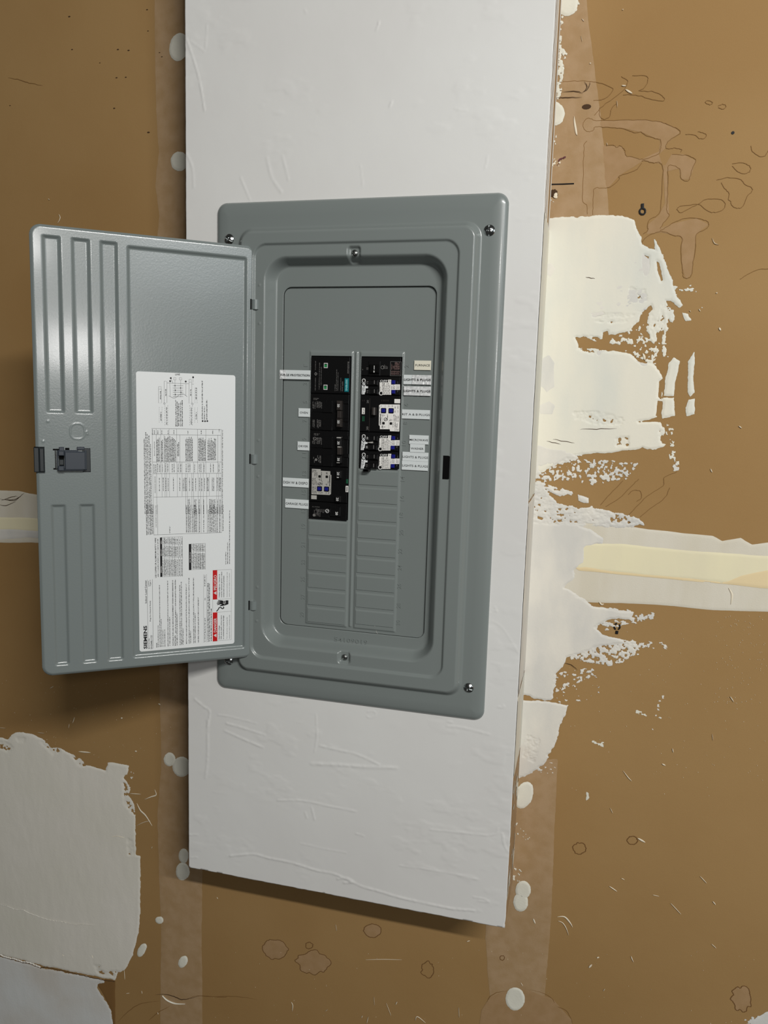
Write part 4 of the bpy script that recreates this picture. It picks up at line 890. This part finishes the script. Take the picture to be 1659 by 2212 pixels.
for x0, x1, y0, y1 in ((338,384,1430,1055),(404,436,1430,1060),(456,510,1430,1045),(530,622,1430,1050),(645,670,1350,1120),(768,880,1425,1060),(960,1058,1420,1060),(1098,1225,1410,1070)):
    x = x0
    while x < x1: vs_(pr,A,x+8,y0,y1+rs.uniform(0,60),12,gap=.12,stroke=.4); x += 16
vt(gp,'BRANCH BREAKER',A,308,1345,1130,14); vt(gp,'MAIN/FEEDER BREAKER',A,318,1900,1650,14); vt(gp,'LOAD RECEIVER LOCATION TYPES',B,322,330,10,14)
for x in (300,324): vs_(pr,A,x,1600,1470,11)
for x in (355,385,425,470,505,572,600,660,700,780,810,835,905,975,1000,1046,1145,1185,1270): vs_(pr,A,x,1590,1460,12)
for x in (380,438,476,512,590,684,735,760,780,830,875,922,978,1012,1054,1095,1110,1170,1190,1245,1275,1292): vs_(pr,A,x,1870,1670,12)
for x in (812,830,908,926,1130,1150,1168,1190,1208,1250,1285,1040,975): vs_(pr,A,x,2212,1990,12)
for x in (762,788,806,824,852,874,892,910,950,1010,1078,1104,1124,1144,1162,1184,1206,1246): vs_(pr,B,x,398,rs.choice((0,0,30,60)),12)
vs_(pr,B,520,415,310,13); vs_(gp,A,1322,2212,960,14); vs_(gp,B,1290,380,0,14); vs_(gp,A,1272,990,940,9)
# wiring diagram
def dl(*pts, w_=2.6): pr.ribbon(LB, [A(*p) for p in pts], w_*.00009, OF, .00001)
def dring(cx, cy, r_, fill=False):
    c = A(cx, cy); rr_ = abs(A(cx+r_,cy)[0]-c[0])
    if fill: pr.disc(LB, c[0], c[1], rr_, OF-.0002, OF, 12)
    else: pr.ring(LB, c[0], c[1], rr_*.75, rr_, OF-.0002, OF, 12)
def dbox(x0,y0,x1,y1): dl((x0,y0),(x1,y0),(x1,y1),(x0,y1),(x0,y0))
def dsh(x0,y0,x1,y1):
    n = 9
    for i in range(n):
        t0, t1 = i/n, (i+.55)/n
        dl((x0,y0+(y1-y0)*t0),(x0,y0+(y1-y0)*t1)); dl((x1,y0+(y1-y0)*t0),(x1,y0+(y1-y0)*t1))
vt(pr,'LINE',A,650,146,120,1) if False else pr.text(LB,'LINE',A(610,142),A(682,142),.0021,OF,.01)
for cx in (605,690): dbox(cx-18,180,cx+18,212); dl((cx+2,212),(cx+4,470))
dbox(445,232,488,556); dbox(817,245,858,560); dbox(362,350,408,556); dbox(362,312,402,350); dbox(818,205,852,245)
dring(545,185,14,True); dring(535,230,14,True); dring(768,236,14,True); dring(878,172,14,True); dring(1020,826,13,True); dring(1056,828,13,True); dring(1090,826,13,True)
dl((488,258),(605,262),(690,264),(818,268)); dl((530,258),(537,455)); dl((772,268),(770,445)); dl((548,200),(580,265)); dl((876,186),(875,250)); dl((858,275),(890,275))
for y, d in ((298,(608,)),(332,(692,)),(366,(612,)),(397,(696,)),(430,(612,)),(460,())):
    dl((575,y),(730,y),w_=3.2)
    for q_ in d: dring(q_,y,9,True)
pr.ribbon(LB, smooth([A(*p) for p in [(515,448),(545,465),(590,482),(630,470),(670,435),(715,418),(755,435),(788,462)]], 6), .0003, OF, .00001)
dring(450,565,14); dring(868,570,14)
dsh(372,615,414,860); dsh(458,590,500,905); dsh(826,590,868,905); dsh(902,625,942,860); dsh(905,330,938,570)
for x, y0, y1 in ((400,500,380),(478,450,350),(850,450,350),(405,820,690),(492,880,620),(858,880,620),(932,800,690),(930,500,330),(628,905,515),(650,905,535),(672,900,555),(700,905,535),(724,905,505),(1022,800,225),(1056,805,610),(1090,805,505)): vs_(pr,A,x,y0,y1,16)
build('label_print', pr, M_print, label, M=DM, label='black printed text, tables and diagram of the label')
build('label_fine_print', gp, M_print2, label, M=DM); build('warning_lettering', wt, M_wprint, label, M=DM, label='white lettering on the dark and red bands')

# ------------------------------------------------------------------ breakers
FY = .0050; BP = front(FY)                      # breaker faces stand just proud of the plate
def D(ox, oy):
    return lambda x, y, P=BP: P.to2(ox+x/16.59, oy+y/16.59)
D1, D2, D3, D4, D5, D6, D7 = D(665,850), D(665,925), D(665,1005), D(770,765), D(770,850), D(770,930), D(670,760)
def rect(mbx, Fm, l, t, r, b, o0, o1, bev=0.0, rad=0, P=BP):
    L_ = Fm(l,(t+b)/2)[0]; R_ = Fm(r,(t+b)/2)[0]; T_ = Fm((l+r)/2,t)[1]; B_ = Fm((l+r)/2,b)[1]
    if rad: mbx.rbox(P, L_, B_, R_, T_, o0, o1, rad, 4, bev)
    else: mbx.box(P, L_, B_, R_, T_, o0, o1, bev)
def txt(mbx, s, Fm, x, y0, y1, hpx, off, bold=.01):
    """vertical text. y0>y1 reads upwards (baseline on the right), y0<y1 reads downwards (baseline on the left)"""
    a = Fm(x,y0); b_ = Fm(x,y1); mx = (a[0]+b_[0])/2; h = abs(Fm(x,y0)[0]-Fm(x+hpx,y0)[0]); mbx.text(BP, s, (mx,a[1]), (mx,b_[1]), h, off, bold)
def htxt(mbx, s, Fm, x0, x1, y, hpx, off, bold=.01):
    a = Fm(x0,y); b_ = Fm(x1,y); my = (a[1]+b_[1])/2; h = abs(Fm(x0,y)[1]-Fm(x0,y+hpx)[1]); mbx.text(BP, s, (a[0],my), (b_[0],my), h, off, bold)
def scr(mbx, Fm, x, y0, y1, hpx, off, **k):
    a = Fm(x,y0); b_ = Fm(x,y1); mx = (a[0]+b_[0])/2; h = abs(Fm(x,y0)[0]-Fm(x+hpx,y0)[0]); mbx.scribble(BP, (mx,a[1]), (mx,b_[1]), h, off, rs, **k)
def hscr(mbx, Fm, x0, x1, y, hpx, off, **k):
    a = Fm(x0,y); b_ = Fm(x1,y); my = (a[1]+b_[1])/2; h = abs(Fm(x0,y)[1]-Fm(x0,y+hpx)[1]); mbx.scribble(BP, (a[0],my), (b_[0],my), h, off, rs, **k)
Lx0, Lx1 = .1362, .1915; Rx0, Rx1 = .2074, .2615; PIT = .02476
E0 = .0002
def ztop(k): return CT-.0012-k*PIT
def breaker(name, side, k, n, label, cat='circuit breaker', group=None):
    l_, r_ = (Lx0,Lx1) if side == 'L' else (Rx0,Rx1)
    e = empty(name, ((l_+r_)/2, FY, ztop(k+n)+.0004)); tag(e, label, cat, group)
    mb = MB(); mb.box(BP, l_, ztop(k+n)+.0005, r_, ztop(k), -.030, 0, .0007); build('body', mb, M_black, e)
    return e
def part(name, fn, m, e, label=None):
    mb = MB(); fn(mb); return build(name, mb, m, e, label=label)
# surge protector
e = breaker('surge_protector', 'L', 0, 2, 'black surge protective device with two green indicator windows, top of the left column', 'surge protector')
for i, yc in enumerate((490,1270)):
    w_ = part('indicator_window', lambda m: rect(m,D7,495-12*i,yc-90,632-12*i,yc+90,0,.0005), M_wprint, e)
    part('indicator_recess', lambda m: rect(m,D7,514-12*i,yc-62,612-12*i,yc+62,0,.0007), M_void, w_)
    part('green_flag', lambda m: rect(m,D7,520-12*i,yc-35,606-12*i,yc+58,0,.0009), M_green, w_)
lg = part('brand_plate', lambda m: rect(m,D7,1235,948,1385,1432,0,.0004), M_teal, e, 'teal plate with lettering')
part('brand_lettering', lambda m: txt(m,'SIEMENS',D7,1275,990,1395,66,.00055,.02), M_tealp, lg)
def f(m):
    txt(m,'BoltShield',D7,1342,355,770,52,E0,.01); txt(m,'QSPD Series',D7,1138,1060,1415,44,E0,.008)
    scr(m,D7,1085,940,1410,28,E0)
    for x,y0,y1 in ((985,740,1410),(935,630,1410),(880,1170,1415),(180,330,670),(320,390,1350),(385,540,1210),(175,925,1385)): scr(m,D7,x,y0,y1,26,E0)
    for a_, b_ in (((200,730),(255,790)),((255,790),(200,850)),((200,850),(155,790)),((155,790),(200,730)),((190,760),(230,800)),((175,800),(215,830))): m.ribbon(BP,[D7(*a_),D7(*b_)],.0005,E0,.0001)
part('printed_text', f, M_gprint, e)
# two-pole breakers
def twopole(Fm, e, rate, ys, tie, txts, hl):
    for (y0, y1), yy in zip(hl, ys):
        h = part('toggle_handle', lambda m: rect(m,Fm,1085,y0,1255,y1,0,.0075,.0009), M_tie if rate == '50' else M_blk2, e)
        part('rating_mark', lambda m: txt(m,rate,Fm,1115,yy,yy+112,88,.0077,.025), M_wprint, h)
    part('handle_tie', lambda m: rect(m,Fm,1110,tie[0],1245,tie[1],0,.0082,.0006), M_tie, e)
    part('printed_text', txts, M_gprint, e)
def ridg(m, Fm, ys):
    for y in ys:
        rect(m,Fm,545,y,890,y+420,0,.0022,.0006); rect(m,Fm,150,y+20,530,y+400,0,.0010,.0004); rect(m,Fm,1290,y-20,1470,y+110,0,.0015,.0004)
e = breaker('circuit_breaker', 'L', 2, 2, 'two-pole breaker with brown-grey tied handle marked 50, beside the OVEN label', group='two-pole breakers with tied handles')
part('raised_panels', lambda m: ridg(m,D1,(262,905)), M_black, e)
def f(m):
    hscr(m,D1,200,415,190,28,.0003); hscr(m,D1,200,350,228,28,.0003)
    for x,y0,y1 in ((180,290,530),(215,400,550),(260,300,540),(320,285,520),(352,285,520),(385,300,530),(418,290,520),(455,300,500),(490,320,550),(185,935,1200),(228,940,1215),(335,930,1210),(370,950,1240),(420,945,1200),(452,960,1210)): scr(m,D1,x,y0,y1,28,.0012)
twopole(D1, e, '50', (380,960), (620,880), f, ((262,600),(895,1200)))
e = breaker('circuit_breaker', 'L', 4, 2, 'two-pole breaker with black tied handle marked 30, beside the DRYER label', group='two-pole breakers with tied handles')
part('raised_panels', lambda m: ridg(m,D2,(300,940)), M_black, e)
def f(m):
    hscr(m,D2,220,435,215,28,.0003); hscr(m,D2,220,375,255,28,.0003)
    for x,y0,y1 in ((170,450,560),(205,450,560),(245,450,590),(320,330,560),(355,335,560),(390,335,560),(425,335,560),(455,330,470),(485,360,590),(205,1030,1100),(235,1140,1230),(350,970,1060),(380,1050,1220),(425,980,1240),(455,980,1245)): scr(m,D2,x,y0,y1,28,.0012)
    m.ring(BP,*D2(255,375),.0018,.0024,0,.0013,20); m.ribbon(BP,[D2(195,340),D2(290,410)],.0005,.0012,.0001); m.disc(BP,*D2(305,1125),.0018,0,.0013,14)
twopole(D2, e, '30', (465,1050), (690,940), f, ((320,640),(985,1240)))
for q4 in ((1095,318,1245,350),(1125,645,1220,680),(1095,1215,1200,1235)): part('raised_edge', lambda m: rect(m,D2,*q4,0,.0079), M_lab2, e)
# dish washer & disposal dual-function breaker
def bigbtn(m, Fm, cx, cy, hw, o0, o1): rect(m,Fm,cx-hw,cy-hw,cx+hw,cy+hw,o0,o1,.0004,.0010)
e = breaker('circuit_breaker', 'L', 6, 2, 'two-pole breaker with silver-grey label and two blue buttons, beside the DISH W & DISPO label')
def f(m): m.prism(BP,[D3(*p) for p in [(150,125),(460,140),(465,195),(805,215),(808,345),(845,350),(830,1030),(785,1065),(135,1035)]],0,.0006)
pl = part('rating_label', f, M_lab2, e, 'silver-grey label with notched corners')
def f(m):
    txt(m,'SIEMENS',D3,768,355,755,44,.0008,.03)
    for x,y0,y1 in ((165,450,720),(210,450,730),(255,450,730),(300,560,720),(165,150,260),(200,150,260),(245,155,400),(285,160,380),(320,250,440),(480,230,560),(505,560,720),(660,250,330),(690,250,330),(720,560,650),(640,660,720),(675,660,720),(165,760,890),(205,760,890),(260,760,870),(165,900,1010),(210,910,1010),(260,910,1010),(310,940,1010),(400,950,1020),(450,960,1020),(500,960,1020),(650,960,1020),(740,970,1040),(795,770,980),(395,480,540),(425,480,560),(350,620,720)): scr(m,D3,x,y0,y1,24,.0008)
    m.ring(BP,*D3(435,665),.0016,.0021,0,.0009,20); m.ribbon(BP,[D3(405,690),D3(465,640)],.0006,.0008,.0001)
part('label_text', f, M_print, pl)
for cx, cy in ((425,838),(680,850)):
    bz = part('button_bezel', lambda m: bigbtn(m,D3,cx,cy,88,0,.0016), M_void, pl); part('test_button', lambda m: bigbtn(m,D3,cx,cy,62,0,.0028), M_blue, bz, 'blue test button')
for cx, cy in ((427,400),(685,412)): part('status_window', lambda m: bigbtn(m,D3,cx,cy,46,0,.0011), M_blk2, pl)
part('small_sticker', lambda m: rect(m,D3,125,1075,318,1215,0,.0004), M_lab2, e, 'small plain grey sticker')
h = part('toggle_handle', lambda m: rect(m,D3,1055,180,1235,450,0,.006,.0008), M_blk2, e)
part('rating_mark', lambda m: txt(m,'20',D3,1092,228,345,88,.0062,.02), M_wprint, h); part('index_mark', lambda m: rect(m,D3,1090,410,1160,438,0,.0063), M_wprint, h)
h = part('toggle_handle', lambda m: rect(m,D3,1030,1090,1215,1310,0,.006,.0008), M_blk2, e)
part('rating_mark', lambda m: txt(m,'20',D3,1065,1140,1262,88,.0062,.02), M_wprint, h)
st = part('white_sticker', lambda m: rect(m,D3,1358,740,1450,960,0,.0005), M_lab3, e)
part('sticker_print', lambda m: rect(m,D3,1392,770,1418,935,0,.0007), M_print, st)
part('green_marks', lambda m: [rect(m,D3,1375,500,1390,650,0,.0004), rect(m,D3,1405,500,1440,655,0,.0004)], M_dgreen, e)
# garage single pole
e = breaker('circuit_breaker', 'L', 8, 1, 'single-pole breaker with bold 20 on its handle, beside the GARAGE PLUGS label')
part('raised_panels', lambda m: [rect(m,D3,150,1530,470,1850,0,.001,.0004), rect(m,D3,490,1545,790,1860,0,.0022,.0006)], M_black, e)
h = part('toggle_handle', lambda m: rect(m,D3,815,1460,1200,1810,0,.0045,.0012), M_black, e); part('rating_mark', lambda m: txt(m,'20',D3,1025,1650,1770,92,.0047,.035), M_wprint, h)
def f(m):
    hscr(m,D3,160,450,1505,28,.0004)
    for x,y0,y1 in ((230,1600,1740),(290,1550,1640),(285,1700,1830),(330,1550,1800),(365,1580,1830),(400,1560,1700),(400,1720,1840),(440,1570,1830)): scr(m,D3,x,y0,y1,28,.0012)
    for x,y0,y1 in ((500,1570,1670),(540,1570,1700),(580,1570,1700),(620,1580,1640)): scr(m,D3,x,y0,y1,24,.0024)
    m.disc(BP,*D3(232,1785),.0019,0,.0013,14)
part('printed_text', f, M_gprint, e); part('approval_mark', lambda m: [m.ring(BP,*D3(715,1632),.0020,.0027,0,.0026,20), m.ribbon(BP,[D3(680,1655),D3(750,1610)],.0006,.0025,.0001)], M_wprint, e)
# furnace single pole
e = breaker('circuit_breaker', 'R', 0, 1, 'single-pole breaker with brownish rating text, top of the right column beside the FURNACE label')
h = part('toggle_recess', lambda m: rect(m,D4,445,255,860,780,0,.0018,.0006), M_black, e)
part('toggle_handle', lambda m: rect(m,D4,500,370,840,690,0,.0060,.0014), M_void, h)
part('handle_marks', lambda m: [rect(m,D4,668,420,690,560,0,.0062), rect(m,D4,655,600,690,665,0,.0062)], M_wprint, h)
part('rating_mark', lambda m: txt(m,'15',D4,430,555,480,-70,.0003,.01), M_gprint, e)
def f(m):
    for x,y0,y1 in ((985,530,420),(1020,530,380),(1055,530,420),(1090,530,430),(1125,530,440)): scr(m,D4,x,y0,y1,26,.0003)
    m.ring(BP,*D4(935,475),.0018,.0024,0,.0004,20); scr(m,D4,240,570,530,-40,.0003)
part('printed_text', f, M_gprint, e)
tl = part('rating_label', lambda m: [rect(m,D4,1215,265,1600,275,0,.0004), rect(m,D4,1215,770,1600,780,0,.0004), rect(m,D4,1215,265,1224,780,0,.0004), rect(m,D4,1592,265,1600,780,0,.0004)], M_gprint, e)
def f(m):
    for x,y0,y1 in ((1280,550,360),(1330,500,430),(1365,550,380),(1400,550,290),(1435,550,290),(1470,550,280),(1505,550,330),(1545,550,290)): scr(m,D4,x,y0,y1,26,.0003)
    for y in (620,655,700,735): hscr(m,D4,1235,1550,y,22,.0003)
part('label_text', f, M_rprint, tl)
# tandem AFCI/GFCI breakers
def tandem(k, Fm, dy, dx, rate, label, grp, bright=False, knob=False):
    e = breaker('circuit_breaker', 'R', k, 1, label, group=grp)
    G = lambda x, y: Fm(x+dx*(y)/600.0, y+dy)
    def f(m): m.prism(BP,[G(*p) for p in [(835,90),(1140,90),(1140,-5),(1248,-5),(1248,165),(1562,165),(1562,360),(1248,360),(1248,535),(930,535),(930,430),(835,430)]],0,.0006)
    pl = part('rating_label', f, M_lab3, e, 'white label with a tab between the blue buttons')
    def f(m):
        for x,y0,y1 in ((870,400,240),(945,510,105),(985,520,100),(1015,500,110),(1060,520,200),(1105,520,100),(1155,520,110),(1205,520,170),(1275,340,185),(1335,330,195),(1380,330,200),(1470,330,200),(1520,330,200),(1215,70,20)): scr(m,G,x,y0,y1,-24,.0008)
    part('label_text', f, M_print2, pl)
    for y in (85,430): part('test_button', lambda m: rect(m,G,1275,y-65,1395,y+65,0,.0026,.0004), M_blue, e, 'blue test button')
    part('off_marking', lambda m: [htxt(m,'OFF',G,845,1115,85,82,.0003,.02), m.ring(BP,*G(885,480),.0019,.0030,0,.0004,20)], M_wprint, e)
    ls = part('side_label', lambda m: m.prism(BP,[G(*p) for p in [(200,75),(335,80),(335,230),(415,235),(415,300),(330,305),(325,445),(300,450),(295,520),(190,520)]],0,.0005), M_paper, e)
    part('side_label_print', lambda m: [m.ring(BP,*G(270,140),.0020,.0029,0,.0007,20), m.ribbon(BP,[G(240,165),G(300,115)],.0007,.0006,.0001), scr(m,G,245,500,250,-30,.0007), scr(m,G,290,400,210,-24,.0007)], M_print, ls)
    part('on_marking', lambda m: m.ring(BP,*G(265,25),.0016,.0026,0,.0004,20), M_wprint, e)
    for y5 in (145,465): part('rating_mark', lambda m: txt(m,rate,G,430,y5,y5-95,-62,.0003,.012), M_gprint if not bright else M_wprint, e)
    for ya, yb in ((10,200),(330,520)):
        h = part('toggle_handle', lambda m: rect(m,G,480,ya,790,yb,0,.0040,.001), M_black, e)
        part('handle_mark', lambda m: rect(m,G,660,ya+15,680,yb-50,0,.0042), M_gprint, h)
    part('window_print', lambda m: [scr(m,G,1500,130,60,-30,.0003), scr(m,G,1490,440,380,-30,.0003)], M_gprint, e)
    if bright: part('painted_handle_glint', lambda m: m.prism(BP,[G(460,235),G(620,215),G(620,270),G(460,255)],0,.0043), M_lab2, h)  # highlight on the toggle, painted as a pale grey wedge
    if knob: part('lockout_knob', lambda m: (m.rbox(BP, G(300,0)[0], G(0,600)[1], G(530,0)[0], G(0,505)[1], 0, .009, .0030, 6, .0012)), M_blk2, e, 'black rounded lockout knob at the bottom')
    return e
tandem(1, D4, 920, 0, '15', 'tandem breaker with white tabbed label marked 15 and 15, second in the right column', 'tandem breakers with blue buttons')
e = breaker('circuit_breaker', 'R', 2, 2, 'two-pole breaker with large pinkish-white label and blue buttons, beside the KIT A & B PLUGS label')
def f(m): m.prism(BP,[D5(*p) for p in [(860,390),(1560,395),(1555,800),(1535,1360),(1210,1350),(1195,1280),(845,1278),(840,1150),(805,1140),(815,430)]],0,.0006)
pl = part('rating_label', f, M_lab3, e, 'large off-white label with notched corners')
def f(m):
    txt(m,'SIEMENS',D5,893,1125,720,-56,.0008,.03)
    for x,y0,y1 in ((850,700,600),(850,560,460),(905,470,430),(960,820,740),(1010,800,760),(1130,960,740),(1135,870,800),(1175,480,410),(1220,470,440),(1300,480,410),(1360,820,740),(1365,1000,840),(1410,1000,760),(1450,1010,800),(1510,1010,800),(1400,680,590),(1500,680,600),(1405,540,450),(1500,540,420),(1330,1220,1020),(1400,1180,1030),(1440,1220,1080),(1480,1220,1070),(1440,1330,1250),(1500,1330,1250),(930,1230,1150),(970,1240,1150),(1030,1220,1170),(1200,980,940),(1240,980,900),(1285,970,930)): scr(m,D5,x,y0,y1,-24,.0008)
    m.ring(BP,*D5(1050,925),.0017,.0023,0,.0009,20); m.ribbon(BP,[D5(1025,950),D5(1080,900)],.0006,.0008,.0001)
part('label_text', f, M_print, pl)
part('label_rules', lambda m: [rect(m,D5,938,740,944,1270,0,.0007), rect(m,D5,1165,980,1171,1280,0,.0007), rect(m,D5,1380,1010,1388,1350,0,.0007), rect(m,D5,1030,400,1036,520,0,.0007)], M_print2, pl)
for cx, cy in ((980,612),(1250,618)):
    bz = part('button_bezel', lambda m: bigbtn(m,D5,cx,cy,92,0,.0016), M_void, pl); part('test_button', lambda m: bigbtn(m,D5,cx,cy,66,0,.0028), M_blue, bz, 'blue test button')
for cx, cy in ((972,1065),(1240,1075)): part('status_window', lambda m: bigbtn(m,D5,cx,cy,47,0,.0011), M_blk2, pl)
part('small_sticker', lambda m: rect(m,D5,1362,200,1570,350,0,.0004), M_lab3, e, 'small plain white sticker')
st = part('white_sticker', lambda m: rect(m,D5,200,515,300,740,0,.0005), M_lab3, e); part('sticker_print', lambda m: scr(m,D5,275,720,540,-34,.0007), M_print, st)
part('green_marks', lambda m: [rect(m,D5,215,810,240,995,0,.0004), rect(m,D5,265,810,285,995,0,.0004)], M_dgreen, e)
part('rating_mark', lambda m: txt(m,'20',D5,440,350,240,-68,.0003,.012), M_gprint, e); part('rating_mark', lambda m: txt(m,'20',D5,425,1310,1185,-68,.0003,.012), M_gprint, e)
part('moulded_ribs', lambda m: [rect(m,D5,462,180,476,1370,0,.0008)]+[rect(m,D5,x,225,x+16,285,0,.0006) for x in (215,275,900,960,995,1045,1095,1135)], M_tie, e)
h = part('toggle_handle', lambda m: rect(m,D5,590,500,720,775,0,.0075,.0010), M_tie, e); part('handle_marks', lambda m: rect(m,D5,675,505,700,770,0,.0078), M_gprint, h)
tandem(4, D6, 180, -38, '20', 'tandem breaker with white tabbed label marked 20 and 20, beside the WASHER label', 'tandem breakers with blue buttons', bright=True)
tandem(5, D6, 838, -38, '15', 'tandem breaker marked 15 and 15 with a black knob, lowest in the right column', 'tandem breakers with blue buttons', knob=True)

# ------------------------------------------------------------------ printed tape labels beside the breakers
QL = front(.0072)
C8 = 8.732
def tape(body, ox, oy, l, t, r, b, tx0, tx1, ty0, ty1, m=None, label=None, tilt=0.0, P=QL, crumple=None):
    g = lambda x, y: P.to2(ox+x/C8, oy+y/C8)
    L_ = g(l,(t+b)/2)[0]; R_ = g(r,(t+b)/2)[0]; T_ = g((l+r)/2,t)[1]; B_ = g((l+r)/2,b)[1]
    mb = MB(); mb.box(P, L_, B_, R_, T_, 0, .0003)
    o = build('circuit_label', mb, m or M_tapew, panel, label=label)
    if crumple:
        c0, c1 = crumple
        mb = MB(); x0 = g(c0,0)[0] if False else P.to2(ox+c0/C8, oy+(t+b)/2/C8)[0]; x1 = P.to2(ox+c1/C8, oy+(t+b)/2/C8)[0]
        n = 14; vs = []; rr_ = random.Random(len(body)+int(l))
        for i in range(n+1):
            for j in range(6):
                vs.append(P.to3(x0+(x1-x0)*i/n, B_+(T_-B_)*j/5, .0004+rr_.uniform(0,.0009)))
        mb.add(vs, [(i*6+j,(i+1)*6+j,(i+1)*6+j+1,i*6+j+1) for i in range(n) for j in range(5)]); build('crinkled_tape', mb, M_tapew2, o)
    xa = g(tx0,(ty0+ty1)/2); xb = g(tx1,(ty0+ty1)/2); hh = .92*abs(g((tx0+tx1)/2,ty0)[1]-g((tx0+tx1)/2,ty1)[1]); yb = (g(tx0,ty1)[1]+g(tx1,ty1)[1])/2
    mb = MB(); x = xa[0]
    mb.text(P, body, (xa[0],yb), (xb[0],yb), hh, .0016 if crumple else .0005, .006); build('label_text', mb, M_print, o)
    return o
tape('SURGE PROTECTION',590,740,125,520,705,692,140,698,590,632,label='label tape reading SURGE PROTECTION',crumple=(128,250),P=front(.0050))
tape('OVEN',590,740,480,1240,700,1400,508,655,1300,1342,label='label tape reading OVEN')
tape('DRYER',590,920,462,297,685,460,482,662,362,403,label='label tape reading DRYER')
tape('DISH W & DISPO',590,920,183,985,672,1152,195,655,1044,1098,label='label tape reading DISH W & DISPO',P=QL)
tape('GARAGE PLUGS',590,920,228,1385,672,1553,238,658,1446,1494,label='label tape reading GARAGE PLUGS')
tape('FURNACE',760,740,1178,340,1495,518,1200,1475,405,450,M_tapec,label='cream label tape reading FURNACE')
tape('LIGHTS & PLUGS',760,740,975,612,1500,790,992,1492,675,722,label='crinkled label tape reading LIGHTS & PLUGS, upper one',crumple=(1140,1498))
tape('LIGHTS & PLUGS',760,740,978,828,1492,1000,990,1490,890,935,label='crinkled label tape reading LIGHTS & PLUGS, second one',crumple=(985,1488))
tape('KIT A & B PLUGS',760,880,945,45,1475,218,952,1472,112,156,label='label tape reading KIT A & B PLUGS')
tape('MICROWAVE',760,880,1083,525,1450,694,1092,1440,592,636,label='label tape reading MICROWAVE')
tape('WASHER',760,880,1097,690,1378,853,1115,1355,755,797,label='label tape reading WASHER')
tape('LIGHTS & PLUGS',760,880,955,846,1445,1014,960,1442,915,960,label='label tape reading LIGHTS & PLUGS, third one')
tape('LIGHTS & PLUGS',760,880,943,1016,1440,1186,952,1438,1080,1125,label='label tape reading LIGHTS & PLUGS, lowest one')
